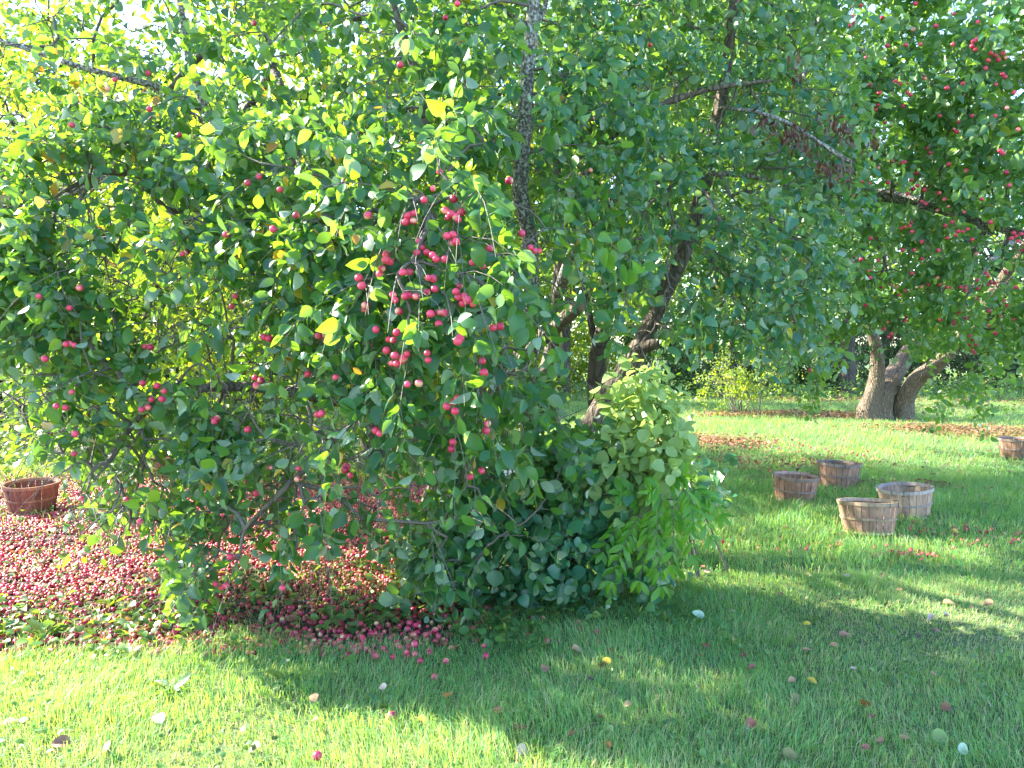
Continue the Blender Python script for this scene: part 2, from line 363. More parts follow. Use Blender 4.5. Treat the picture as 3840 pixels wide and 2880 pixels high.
def grass():
    Vs, F3s, vs = [], [], []; off = 0
    def batch(n, d0, d1, h, wd, seg2, margin):
        nonlocal off
        d = np.sqrt(R.uniform(d0 ** 2, d1 ** 2, n)); x = R.uniform(-1, 1, n) * (.70 * d + margin)
        keep = R.random(n) < (1 - .93 * zone(x, d))
        thin = sstep(.5, .85, vnoise(x, d, .9, 3)) * sstep(.5, 2.5, x) * (1 - sstep(4, 5.5, d)); keep &= R.random(n) > thin * .45
        thick = .55 + .45 * vnoise(x, d, 6, 4); keep &= R.random(n) < thick + .25
        for b in BPOS: keep &= (x - b[0]) ** 2 + (d - b[1]) ** 2 > .165 ** 2
        x, y = x[keep], d[keep]; n = len(x); z = gz(x, y)
        tall = .65 + .9 * vnoise(x, y, 1.1, 5) ** 1.5 + .25 * sstep(0, 2, x) * sstep(4.2, 6, y); hh = h * R.uniform(.45, 1.25, n) * tall
        hh *= 1 - .45 * thin[keep]
        tuft = sstep(.55, .8, vnoise(x, y, 3.3, 15)); hh *= 1 + .4 * tuft; a = R.uniform(0, 6.283, n); lean = R.uniform(.1, .95, n); flow = vnoise(x, y, 2.2, 8) * 6.28 * 1.5
        dx = np.cos(a) * lean + .25 * np.cos(flow); dy = np.sin(a) * lean + .25 * np.sin(flow)
        b = a + math.pi / 2 + R.normal(0, .6, n); w_ = wd * R.uniform(.6, 1.3, n) / 2; bx, by = np.cos(b) * w_, np.sin(b) * w_
        base = np.stack([x, y, z - .005], 1); side = np.stack([bx, by, 0 * bx], 1)
        tip = base + np.stack([dx * hh, dy * hh, hh * (1 - .35 * lean)], 1)
        v = np.clip(.5 * R.random(n) + .35 * vnoise(x, y, 1.6, 2) + .12 * R.random(n), 0, .86)
        dry = R.random(n) < (.10 + .08 * sstep(4.5, 3, y) + .34 * thin[keep] + .1 * sstep(.55, .9, vnoise(x, y, 2.4, 6))); v[dry] = R.uniform(.86, 1, dry.sum())
        if seg2:
            mid = base + np.stack([dx * hh * .32, dy * hh * .32, hh * .6], 1)
            V = np.stack([base - side, base + side, mid - side * .8, mid + side * .8, tip], 1); k = 5
            T = np.array([[0, 1, 3], [0, 3, 2], [2, 3, 4]])
        else:
            V = np.stack([base - side, base + side, tip], 1); k = 3; T = np.array([[0, 1, 2]])
        F3s.append((T[None] + (off + np.arange(n) * k)[:, None, None]).reshape(-1, 3)); Vs.append(V.reshape(-1, 3)); vs.append(np.repeat(v, k)); off += n * k
    batch(170000, 2.3, 5.2, .062, .0030, True, .5)
    batch(140000, 5.2, 9.5, .075, .0048, True, .5)
    batch(150000, 9.5, 20, .085, .010, False, 1)
    batch(60000, 20, 42, .12, .025, False, 1)
    link('grass', mesh('grass', np.concatenate(Vs), [np.concatenate(F3s)], MAT['grass'], False, attr=np.concatenate(vs)), kind='stuff', label='short green lawn grass round the apple trees', cat='grass')
grass()

# ---------------------------------------------------------------- apples
def apple_tpl(nu, nv):
    V = [(0, 0, .80)]
    for i in range(1, nv):
        th = math.pi * i / nv
        for j in range(nu):
            ph = 2 * math.pi * j / nu; r = math.sin(th) * (1 + .04 * math.cos(5 * ph) * (th > 1.8)); z = math.cos(th) * .93
            V.append((r * math.cos(ph), r * math.sin(ph), z))
    V.append((0, 0, -.78)); e = len(V) - 1; T3 = [(0, 1 + j, 1 + (j + 1) % nu) for j in range(nu)]; T4 = []
    for i in range(nv - 2):
        for j in range(nu):
            a = 1 + i * nu; b = a + nu; T4.append((a + j, b + j, b + (j + 1) % nu, a + (j + 1) % nu))
    a = 1 + (nv - 2) * nu; T3 += [(e, a + (j + 1) % nu, a + j) for j in range(nu)]
    return np.array(V), np.array(T3), np.array(T4)
REDS = np.array([[.80, .07, .15], [.74, .05, .12], [.85, .15, .20], [.50, .02, .08], [.86, .22, .22]])
PALE = np.array([[.78, .55, .25], [.72, .60, .30], [.80, .40, .22]])
FALLEN = np.array([[.58, .03, .10], [.50, .02, .08], [.64, .07, .14], [.28, .015, .04], [.62, .12, .13], [.50, .03, .09], [.22, .05, .03]])  # windfall reds, darkened with the shade that lies over the carpet
def apple_tint(Vl, n, pale):
    """Vl (n,k,3) unit directions"""
    RR = FALLEN if pale < .2 else REDS; red = RR[R.integers(0, len(RR), n)] * R.uniform(.85, 1.1, (n, 1)); pl = PALE[R.integers(0, 3, n)]
    pl = pl if pale < .2 else np.tile([[.88, .42, .28]], (n, 1)); dd = nrm(R.normal(0, 1, (n, 3)) + np.array([0, 0, -.6])); s = (Vl * dd[:, None]).sum(-1)
    off = np.where(R.random(n) < pale, R.uniform(-.1, .4, n), R.uniform(.55, 1.3, n))
    f = sstep(-.35, .45, s - off[:, None])[..., None]; return red[:, None] * (1 - f) + pl[:, None] * f
def rot_rand(n, up=1.0):
    z = nrm(R.normal(0, 1, (n, 3)) * up + np.array([0, 0, 1.])); x = nrm(np.cross(z, R.normal(0, 1, (n, 3)))); return np.stack([x, np.cross(z, x), z], -1)
def apples_mesh(name, P, r, tilt=3.0, pale=.16, nu=8, nv=5):
    T, T3, T4 = apple_tpl(nu, nv); n = len(P); k = len(T); Q = rot_rand(n, tilt); L = np.einsum('nij,kj->nki', Q, T)
    V = P[:, None] + L * r[:, None, None]; tint = apple_tint(L, n, pale); off = (np.arange(n) * k)[:, None, None]
    return mesh(name, V.reshape(-1, 3), [(T3[None] + off).reshape(-1, 3), (T4[None] + off).reshape(-1, 4)], MAT['apple'], True, col=tint.reshape(-1, 3))
def apple_variant(i, pale, stem=True):
    T, T3, T4 = apple_tpl(12, 8); L = T[None]; tint = apple_tint(L, 1, pale)[0]; V = [T]; f3 = [T3]; f4 = [T4]; c = [tint]
    if stem:
        k = len(T); s = np.array([(.05, 0, .75), (-.04, .05, .75), (-.04, -.05, .75), (.25, 0, 1.7), (.18, .04, 1.72), (.18, -.04, 1.72)]); V.append(s)
        f4.append(np.array([(0, 1, 4, 3), (1, 2, 5, 4), (2, 0, 3, 5)]) + k); c.append(np.tile([[.12, .10, .05]], (6, 1)))
    return mesh('apple', np.vstack(V), [np.vstack(f3), np.vstack(f4)], MAT['apple'], True, col=np.vstack(c))
A_TREE = [apple_variant(i, .3) for i in range(8)]; A_FALL = [apple_variant(i, .18, i % 2 == 0) for i in range(8)]
def place_apple(p, r, parent=None, variants=A_TREE, tilt=.35, **k):
    o = link('apple', random.choice(variants), parent, **k); Q = rot_rand(1, tilt)[0]
    o.matrix_local = Matrix.Translation(Vector(p)) @ Matrix(Q.tolist()).to_4x4() @ Matrix.Scale(r, 4); return o
S = 3840 / 2212
def fallen_apples():
    n = 75000; x = R.uniform(-7.6, .6, n); y = R.uniform(3.8, 9.6, n)
    den = 1.25 * zone(x, y) * (.34 + .66 * sstep(4.5, 5.3, y + .5 * (vnoise(x, y, 1.2, 1) - .5)) * (1 - .45 * sstep(-1.5, -.3, x))) * sstep(.12, .5, vnoise(x, y, 1.9, 9) * .75 + .25 * vnoise(x, y, 6, 2))
    c = G(800, 2430); den = np.maximum(den, .35 * zone(x, y)); den = np.maximum(den, .95 * np.exp(-(((x - c[0]) / .8) ** 2 + ((y - c[1] - .08) / .17) ** 2)))
    k = (R.random(n) < den) & (x > -.71 * y - .6); x, y = x[k], y[k]
    for b in BPOS: m = (x - b[0]) ** 2 + (y - b[1]) ** 2 > .23 ** 2; x, y = x[m], y[m]
    cell = np.round(np.stack([x, y], 1) / .029).astype(int); _, ui = np.unique(cell, axis=0, return_index=True); x, y = x[ui], y[ui]
    r = R.uniform(.0105, .018, len(x)); P = np.stack([x, y, gz(x, y) + r * .8], 1)
    ppx, ppy, dep = proj(P)
    inview = (ppx > 10) & (ppx < 1500) & (ppy > 1950)
    o = np.argsort(np.where(inview, dep, 99)); big = o[:240]; rest = o[240:]
    for i in big:
        place_apple(P[i], r[i], variants=A_FALL, tilt=3, label='small red apple lying in the carpet of fallen apples under the tree', cat='apple', group='fallen apples in the carpet on the left')
    link('fallen_apples', apples_mesh('fallen_apples', P[rest], r[rest]), kind='stuff', label='dense carpet of fallen red apples under the tree', cat='apples')
    # right side of the lawn: apples round the baskets and under the far trees
    Q = []
    def band(n, x0, y0, x1, y1, s, sy=None):
        t = R.random(n); a = G(x0, y0); b = G(x1, y1); q = a + (b - a) * t[:, None] + np.stack([R.normal(0, s, n), R.normal(0, sy or s, n), 0 * t], 1); Q.append(q)
    band(160, 3260, 1812, 3560, 1835, .12, .07); band(70, 3420, 2000, 3800, 2010, .35, .22); band(60, 2650, 2040, 3300, 2060, .35, .16); band(260, 2520, 1650, 2760, 1655, .35, .35)
    band(60, 2900, 1680, 3100, 1700, .6); band(50, 2720, 1800, 3000, 1740, .5); band(30, 3370, 2085, 3480, 2090, .12, .05); band(300, 2800, 1555, 3150, 1560, .8, .3); band(300, 3500, 1600, 3840, 1625, .9, .3)
    band(26, 1500, 2330, 1750, 2360, .25, .12); band(20, 1350, 2400, 1700, 2480, .2, .15)
    Q = np.vstack(Q)
    for b in BPOS: Q = Q[np.hypot(Q[:, 0] - b[0], Q[:, 1] - b[1]) > .25]
    r = R.uniform(.014, .019, len(Q)); Q[:, 2] = gz(Q[:, 0], Q[:, 1]) + r * 1.35
    o = np.argsort(Q[:, 1])
    for i in o[:55]:
        lb, gp = ('small pink apple lying in the shaded grass right of the apple tree', 'apples lying in the shaded lawn') if Q[i, 0] > .6 else ('small red apple in the grass just outside the carpet of apples', 'apples strayed into the near grass')
        place_apple(Q[i], r[i], variants=A_FALL, tilt=3, label=lb, cat='apple', group=gp)
    link('scattered_apples', apples_mesh('scattered_apples', Q[o[55:]], r[o[55:]]), kind='stuff', label='windfall apples scattered thinly in the lawn behind the baskets', cat='apples')
    for px, py, lb in ((1468, 2713, 'bright red apple alone in the sunlit grass at the bottom'), (1870, 2693, 'pink apple alone in the shaded grass above the lower edge'), (1555, 2440, 'pink red apple in long grass below the tree foot'), (1190, 2868, 'dark pink apple at the very bottom edge of the lawn')):
        g = G(px, py); place_apple(g + np.array([0, 0, .035]), .019, variants=A_FALL, tilt=3, label=lb, cat='apple')
fallen_apples()

# ---------------------------------------------------------------- trunks and crowns
def paths_px(lst): return [spline([W(*p[:3]) for p in q], n) for q, n in lst]
cands = []
def cull_front(L, corridor):
    """thin the leaves before a limb so that it shows"""
    x, y, d = proj(L['pos']); keep = np.ones(len(x), bool)
    for (x0, y0, x1, y1, hw, dd, pr) in corridor:
        t = np.clip(((x - x0) * (x1 - x0) + (y - y0) * (y1 - y0)) / ((x1 - x0) ** 2 + (y1 - y0) ** 2 + 1e-9), 0, 1)
        e = np.hypot(x - x0 - t * (x1 - x0), y - y0 - t * (y1 - y0)); keep &= ~((e < hw) & (d < dd) & (R.random(len(x)) < pr))
    return sub(L, keep)
APPLE_MAIN = [(233,192),(248,172),(320,158),(323,236),(323,252),(387,292),(155,270),(548,50),(865,140),(962,38),(988,8),(1405,97),(950,371),(936,407),(916,432),(980,430),(880,468),(893,478),(875,480),(962,455),(975,462),(985,468),(997,458),(990,475),(968,470),(905,522),(912,535),(922,545),(935,552),(965,510),(978,508),(985,522),(975,525),(960,560),(1127,504),(1155,542),(1145,535),(1165,542),(1042,575),(560,381),(535,395),(590,495),(605,410),(403,545),(394,549),(640,465),(795,465),(775,600),(820,592),(825,580),(870,588),(782,617),(925,600),(936,602),(985,630),(993,618),(1003,640),(1022,657),(990,642),(1000,655),(508,640),(500,662),(85,640),(172,622),(150,665),(97,775),(155,847),(162,937),(160,980),(273,1080),(303,1127),(313,748),(325,750),(327,863),(320,880),(305,885),(862,672),(812,712),(857,718),(850,735),(840,733),(835,757),(853,768),(846,785),(857,786),(930,678),(947,675),(948,700),(570,728),(581,731),(923,763),(925,778),(1045,805),(1042,780),(665,808),(725,815),(687,895),(695,893),(880,830),(905,828),(988,860),(980,868),(965,878),(983,888),(812,930),(820,937),(978,955),(975,970),(1053,915),(1050,930),(553,1065),(745,1015),(757,1027),(748,1008),(645,1012),(642,1035),(583,1010),(535,928),(465,1262),(488,1265),(479,1269),(497,1203),(610,1270),(1080,705),(1065,708),(1100,390),(1275,368),(895,460),(1010,648),(942,560),(900,545)]
APPLE_RIGHT = [(1860,12),(1847,50),(1842,35),(1835,55),(1978,8),(1935,175),(1945,180),(1960,200),(1967,205),(1900,200),(1770,108),(1795,235),(1788,232),(1825,240),(1831,246),(1824,251),(1735,315),(1737,326),(1720,290),(2110,85),(2103,89),(2140,115),(2150,120),(2156,129),(2166,115),(2171,125),(2135,131),(2165,160),(2171,166),(2060,280),(2067,285),(2160,325),(2166,331),(1955,350),(1948,351),(1835,405),(1835,395),(2045,190),(2030,250),(2195,510),(2206,505),(2185,515),(2200,521),(2190,503),(1955,490),(1965,488),(1948,493),(1970,500),(2070,500),(2080,500),(2090,495),(1975,540),(1970,590),(2030,615),(2025,600),(2045,620),(1950,540),(1925,720),(1919,728),(1929,731),(1925,722),(1910,710),(1958,685),(1955,693),(1880,600),(2075,620),(2085,628),(2130,590),(2135,597),(2170,650),(2175,660),(2100,735),(2094,745),(2108,745),(2100,756),(2095,726),(2105,762),(2110,645),(1755,770),(1750,800),(1770,740),(1785,735),(1760,731),(1735,745),(1720,736),(1740,562),(1860,560),(1700,560),(2000,440),(2040,430),(2120,430),(2010,330),(2100,250),(2080,180),(2150,250),(2190,200),(2200,280),(2180,400),(2140,480),(1990,620),(2060,700),(2150,720),(2190,690),(1900,480),(1870,660)]
def add_tree_apples(root, lst, dfun, r, extra=0, poly=None):
    P = []
    for a, b in lst:
        P.append(W(a * S, b * S, dfun(a * S, b * S) + R.uniform(-.05, .1)))
    if extra:
        x, y, q = sample_poly(poly, extra, dfun); P += list(q)
    for p in P: place_apple(p, r * R.uniform(.88, 1.12), root)
    return np.array(P)
def clear_before(L, P, rad=30):
    x, y, d = proj(L['pos']); ax, ay, ad = proj(P); keep = np.ones(len(x), bool)
    for i in range(len(P)):
        keep &= ~((np.hypot(x - ax[i], y - ay[i]) < rad * 4 / ad[i]) & (d < ad[i] + .02) & (d > ad[i] - 2.5))
    return sub(L, keep)
def big_leaves(root, L, kind, mat, n=300, big='oval'):
    x, y, d = proj(L['pos']); s = L['size'] / d; s[(x < 0) | (x > 3840) | (y < 0) | (y > 2880)] = 0
    o = np.argsort(-s); sel = o[:n]
    T, F3, F4 = TPL[big]; vars_ = []
    for i in range(14):
        Lz = dict(pos=np.zeros((1, 3)), d=np.array([[1., 0, 0]]), n=np.array([[0, 0, 1.]]), size=np.ones(1), v=np.array([i / 14 * .95]))
        if i == 13: Lz['v'][:] = .965
        vars_.append(leaves_mesh('leaf', big, Lz, mat))
    dd, bb, nn = frames(L['d'][sel], L['n'][sel])
    for k, i in enumerate(sel):
        vi = 13 if L['v'][i] > .94 else int(min(12, L['v'][i] * 14)); ob = link('leaf', vars_[vi], root)
        m = np.eye(4); m[:3, 0] = dd[k] * L['size'][i]; m[:3, 1] = bb[k] * L['size'][i]; m[:3, 2] = nn[k] * L['size'][i]; m[:3, 3] = L['pos'][i]
        ob.matrix_local = Matrix(m.tolist())
    return sub(L, o[n:])

SIL = [(-250, -350), (-250, 1500), (20, 1560), (60, 1680), (230, 1720), (240, 1900), (230, 2010), (330, 2110), (440, 2090), (560, 1990), (620, 2180), (640, 2310), (760, 2270), (900, 2230), (1050, 2190), (1030, 2050), (1150, 1960), (1350, 2010), (1500, 1960), (1560, 2150), (1620, 2230), (1900, 2150), (2200, 2050), (2300, 1500), (2350, 1350), (2460, 1280), (2560, 1260), (2640, 1300), (2720, 1390), (2790, 1330), (2900, 1200), (3000, 1300), (3100, 1150), (3200, 600), (3150, -350)]
def near_depth(x, y):                                    # distance of the outer leaves of the near crown
    base = 3.75 + .55 * sstep(1600, 500, x) + 1.55 * sstep(1750, 2700, x) + .5 * sstep(900, 0, y) - .30 * np.exp(-(((x - 1600) / 420) ** 2 + ((y - 1200) / 500) ** 2))
    base = base + .55 * sstep(1700, 2200, y) * sstep(1100, 1600, x) + .15 * sstep(900, 1500, x) * 0
    return base + .28 * (vnoise(x / 330., y / 330., 1, 3) - .5)
def main_tree():
    root = thing('apple_tree', 'large spreading apple tree in the middle, branches hanging to the ground', 'tree', tuple(G(1980, 2190)))
    inv = -np.array(root.location)
    def ch(name, me, **k): o = link(name, me, root, **k); o.location = inv; return o
    # stems
    slim = spline([W(2020, 2180, 5.0), W(1985, 1700, 5.0), W(1965, 1400, 4.95), W(1992, 1100, 4.9), W(1985, 880, 4.85), W(1952, 720, 4.8), W(1966, 480, 4.75), W(1978, 280, 4.7), W(2000, 40, 4.65), W(2030, -350, 4.6)], 60)
    t = Tubes(); t.add(slim, np.interp(np.linspace(0, 1, len(slim)), [0, .1, .5, 1], [.075, .055, .05, .036]), 14, .06)
    t.add(spline([W(1975, 95, 4.68), W(1920, 60, 4.6), W(1850, 5, 4.5), W(1800, -60, 4.4)], 8), np.linspace(.016, .008, 9), 6)
    t.add(spline([W(2000, 100, 4.68), W(2040, 40, 4.75), W(2060, -80, 4.8)], 8), np.linspace(.02, .01, 9), 6)
    t.add(spline([W(1965, 450, 4.75), W(1800, 400, 4.6), W(1650, 520, 4.4), W(1560, 580, 4.2)], 12), np.linspace(.014, .006, 13), 6)
    ch('trunk', t.build('slim_trunk', MAT['bark_lichen']), label='slender upright stem with grey lichen on dark bark')
    t = Tubes(); lean = spline([W(2080, 2080, 5.9) * [1, 1, 0] + [0, 0, .0], W(2180, 1700, 5.9), W(2250, 1540, 5.9), W(2340, 1400, 5.95), W(2415, 1270, 6.0), W(2480, 1120, 6.0), W(2570, 930, 6.0), W(2640, 700, 6.0), W(2700, 400, 5.9), W(2740, 120, 5.8), W(2770, -200, 5.8)], 70)
    t.add(lean, np.interp(np.linspace(0, 1, len(lean)), [0, .2, .45, .75, 1], [.12, .085, .07, .055, .025]), 18, .13, seed=3)
    kn = W(2420, 1300, 5.95); t.add(np.array([kn, kn + [.05, -.09, .02], kn + [.07, -.13, .03]]), [.06, .045, .02], 8, .1)
    ch('trunk', t.build('leaning_trunk', MAT['bark']), label='thick rough trunk leaning to the right')
    t = Tubes(); cut = spline([W(1560, 2000, 6.0) * [1, 1, 0], W(1800, 1480, 6.0), W(1900, 1370, 5.9), W(2000, 1290, 5.8), W(2100, 1210, 5.5), W(2175, 1145, 5.25)], 40)
    t.add(cut, np.interp(np.linspace(0, 1, len(cut)), [0, .5, 1], [.11, .075, .042]), 16, .1, seed=9)
    ch('branch', t.build('cut_branch', MAT['bark']), label='thick branch ending in a sawn round cut')
    e = cut[-1]; T = nrm(cut[-1] - cut[-2]); t = Tubes(); t.add(np.array([e - T * .01, e + T * .012]), [.038, .037], 16)
    mm = M('sawn_wood'); mm.p.inputs['Base Color'].default_value = (.22, .15, .11, 1); mm.p.inputs['Roughness'].default_value = .9
    ch('cut_face', t.build('cut_face', mm.m))
    back = [[(1990, 1500, 6.0), (2060, 1350, 6.3), (2090, 1100, 6.3), (2110, 800, 6.2), (2080, 500, 6.0), (2150, 200, 5.8), (2250, -200, 5.6)],
            [(1700, 1700, 5.8), (1500, 1350, 5.6), (1250, 1150, 5.3), (1050, 800, 5.3), (780, 420, 5.3), (680, 50, 5.4), (660, -300, 5.4)],
            [(1600, 1600, 5.5), (1250, 1500, 5.0), (900, 1450, 4.7), (600, 1500, 4.5), (420, 1700, 4.4)],
            [(1250, 1150, 5.3), (900, 900, 5.0), (500, 650, 5.0), (200, 750, 5.2), (-200, 800, 5.5)],
            [(1500, 1350, 5.6), (1450, 900, 5.0), (1600, 500, 4.6), (1500, 100, 4.5), (1400, -200, 4.6)],
            [(2090, 1100, 6.3), (2200, 850, 5.8), (2400, 700, 5.5), (2700, 650, 5.5), (3000, 700, 5.7)],
            [(2110, 800, 6.2), (2300, 500, 5.6), (2600, 350, 5.4), (2900, 300, 5.6)],
            [(1600, 1600, 5.5), (1560, 1300, 4.6), (1560, 1000, 3.9), (1600, 780, 3.6)],
            [(1560, 1300, 4.6), (1300, 1600, 4.2), (1050, 1850, 4.0), (900, 2000, 4.0)],
            [(780, 420, 5.3), (600, 330, 5.1), (300, 250, 5.0), (0, 150, 5.0)],
            [(1800, 700, 5.5), (1750, 300, 5.4), (1650, -100, 5.3)]]
    bp = [spline([W(*p) for p in b], 30) for b in back]
    for i, P in enumerate(bp):
        t = Tubes(); r0 = [.07, .085, .05, .04, .05, .05, .045, .03, .022, .03, .03][i]; t.add(P, np.linspace(r0, .012, len(P)), 10, .08, seed=i)
        ch('branch', t.build('branch', MAT['bark_lichen'] if i % 2 else MAT['bark']))
    nodes = limb_nodes([slim[20:], lean[20:], cut[10:]] + bp)
    aroot = link('fruit', None, root); aroot.location = inv
    # outer layer
    def ok(x, y, dens=1.0): return R.random(len(x)) < dens
    x1, y1, O1 = sample_poly(SIL, 620, near_depth)
    LEFT = [(-120, 500), (1400, 500), (1450, 1950), (1350, 2000), (1150, 1940), (1000, 2000), (760, 2180), (640, 2220), (560, 1960), (440, 2040), (330, 2040), (240, 1960), (240, 1720), (60, 1640), (-120, 1500)]
    xl, yl, OL = sample_poly(LEFT, 330, lambda a, b: near_depth(a, b) + R.uniform(-.1, .5, len(a)))
    RT = [(2000, -100), (3150, -100), (3150, 800), (3000, 1250), (2900, 1180), (2750, 1320), (2600, 1240), (2450, 1230), (2350, 900), (2050, 900)]
    xr, yr, OR = sample_poly(RT, 210, lambda a, b: near_depth(a, b) + R.uniform(-.2, .3, len(a)))
    keep = ~((np.abs(x1 - 1975) < 90) & (y1 < 950)); keep &= ~((x1 < 1500) & (y1 < 700) & (R.random(620) < .45)); keep &= ~((x1 > 1950) & (x1 < 2350) & (y1 > 1000) & (R.random(620) < .6))
    xu, yu, OU = sample_poly([(-120, 450), (700, 450), (700, 950), (-120, 950)], 70, lambda a, b: near_depth(a, b) + R.uniform(-.1, .5, len(a)))
    O1 = np.vstack([O1[keep], OL, OR, OU])
    AP = np.array([W(a * S, b * S, near_depth(a * S, b * S) - .26 + R.uniform(-.06, .06)) for a, b in APPLE_MAIN + [(cx + R.normal(0, 8), cy + R.normal(0, 8)) for cx, cy in [(R.normal(950, 50), R.normal(560, 60)) for _ in range(5)] + [(R.normal(880, 50), R.normal(700, 110)) for _ in range(8)] + [(R.uniform(80, 1050), R.uniform(450, 1080)) for _ in range(13)] for _ in range(R.integers(1, 4))]])
    O1 = np.vstack([O1, AP[::2] + np.array([0, .08, .13]) + R.normal(0, .03, (len(AP[::2]), 3))])
    # hanging sprays at the crown's lower edge
    hang = np.array([W(*p) for p in [(620, 2050, 4.0), (680, 2130, 4.0), (700, 2200, 4.0), (760, 2160, 4.0), (820, 2120, 3.95), (640, 1960, 4.0), (900, 2080, 4.0), (320, 1850, 4.15), (360, 1930, 4.15), (300, 1960, 4.15), (420, 1920, 4.2), (450, 1850, 4.2), (150, 1600, 4.4), (110, 1610, 4.4), (250, 1620, 4.4), (1500, 2000, 4.5), (1600, 2060, 4.6), (1250, 1850, 4.2), (1100, 1900, 4.1), (1000, 1960, 4.1), (850, 1900, 4.1), (600, 1820, 4.1)]])
    O1 = np.vstack([O1, hang])
    x2, y2, O2 = sample_poly(SIL, 1000, lambda a, b: near_depth(a, b) + R.uniform(.35, 1.4, len(a)))
    k2 = ~((x2 > 2060) & (x2 < 2330) & (y2 > 1250)) & ~((y2 > 1850) & (x2 < 1500)); k2 &= ~((x2 < 1500) & (y2 < 700) & (R.random(1000) < .25)); O2 = O2[k2]
    c = np.array([0, 6.3, 1.6])
    La, ta = crown_from_sprays(nodes, O1, c, 20, .083, (.22, .46), droop=.8, nbias=(.42, .75, .95))
    nd2 = np.vstack([nodes, O1[::3]])
    Lb, tb_ = crown_from_sprays(nodes, O2, c, 20, .085, (.3, .55), droop=.5)
    corr = [(2000, 60, 1952, 720, 42, 4.62, .93), (1952, 720, 1992, 900, 42, 4.7, .9), (2240, 1540, 2420, 1300, 62, 5.85, .96), (2420, 1300, 2570, 930, 58, 5.95, .93), (1900, 1370, 2170, 1150, 60, 5.7, .7),
            (2150, 1520, 2200, 1390, 95, 9, .97), (1850, 1740, 1880, 1760, 45, 5.2, .8), (2740, -50, 2740, 100, 35, 5.7, .8)]
    u = nrm(R.normal(0, 1, (360, 3))) * (R.uniform(.3, 1, (360, 1)) ** .5) * np.array([3.1, 1.9, 1.0]) + np.array([-.2, 6.3, 4.9])
    Lc, tc_ = crown_from_sprays(nodes, u, c, 20, .10, (.4, .7), droop=.3)
    L = cat_leaves(La, Lb, Lc); L = sub(L, sunlit(L['pos'])); L = cull_front(L, corr); ch('twigs', tc_.build('twigs', MAT['twig']), kind='stuff')
    xx, yy, dd = proj(L['pos'])
    low = (yy > 2330) | ((L['pos'][:, 2] < .06)); hole = (xx > 2560) & (yy > 1420); hole |= (xx > 2560) & (xx < 2860) & (yy > 1350 + 60 * np.sin(xx / 40.))
    ymax = np.interp(xx, [-300, 20, 60, 230, 245, 270, 430, 470, 600, 625, 760, 880, 1080, 1110, 1300, 1480, 1560, 1600, 1700, 4000], [1480, 1500, 1690, 1720, 1930, 2110, 2110, 1990, 2010, 2330, 2300, 2230, 2260, 2040, 2010, 2060, 2150, 2260, 2330, 2330])
    low |= yy > ymax + 30 * np.sin(xx / 37.) + R.normal(0, 18, len(xx)); low |= (yy > 1780) & (xx < 1450) & (R.random(len(xx)) < .42)
    low |= (xx > 540) & (xx < 690) & (yy > 1690) & (yy < 1800) & (R.random(len(xx)) < .6)
    L = sub(L, ~low & ~hole); L = clear_before(L, AP, 44)
    near = proj(L['pos'])[2] < 4.4
    ax, ay, az = proj(L['pos']); aut = (((ax < 230) & (ay > 90) & (ay < 430) & (R.random(len(ax)) < .4)) | ((ax < 500) & (ay < 900) & (R.random(len(ax)) < .06))) & (az < 5.0); L['v'][aut] = R.uniform(.95, 1, aut.sum())
    Ln = big_leaves_parts(root, inv, sub(L, near)); Lf = sub(L, ~near)
    m1 = leaves_mesh('near_leaves', 'oval', Ln, MAT['leaf'])
    x, y, d = proj(Lf['pos']); cool = (x > 1950) & (R.random(len(x)) < .8) & (x < 3300)
    ch('crown', m1, kind='stuff'); ch('crown', leaves_mesh('inner_leaves', 'mid', sub(Lf, ~cool), MAT['leaf']), kind='stuff'); ch('crown', leaves_mesh('cool_leaves', 'mid', sub(Lf, cool), MAT['leaf_cool']), kind='stuff')
    ch('twigs', ta.build('twigs', MAT['twig']), kind='stuff'); ch('twigs', tb_.build('twigs', MAT['twig']), kind='stuff')
    bpy.data.objects.remove(aroot)
    for p in AP: place_apple(p + inv, .0168 * R.uniform(.85, 1.15), root)
def big_leaves_parts(root, inv, L, kind='oval', mat=None, n=300):
    return big_leaves_off(root, inv, L, kind, mat or MAT['leaf'], n)
def big_leaves_off(root, inv, L, kind, mat, n):
    L2 = dict(L); rest = None
    x, y, d = proj(L['pos']); s = L['size'] / d; s = np.where((x < 0) | (x > 3840) | (y < 0) | (y > 2880), 0, s); o = np.argsort(-s); sel = o[:n]; vs = []
    for i in range(14):
        Lz = dict(pos=np.zeros((1, 3)), d=np.array([[1., 0, 0]]), n=np.array([[0, 0, 1.]]), size=np.ones(1), v=np.array([.965 if i == 13 else i / 14 * .95]))
        vs.append(leaves_mesh('leaf', kind, Lz, mat))
    dd, bb, nn = frames(L['d'][sel], L['n'][sel])
    for k, i in enumerate(sel):
        vi = 13 if L['v'][i] > .94 else int(min(12, L['v'][i] * 14)); ob = link('leaf', vs[vi], root); z = L['size'][i]
        m = np.eye(4); m[:3, 0] = dd[k] * z; m[:3, 1] = bb[k] * z; m[:3, 2] = nn[k] * z; m[:3, 3] = L['pos'][i] + inv; ob.matrix_local = Matrix(m.tolist())
    return sub(L, o[n:])
main_tree()

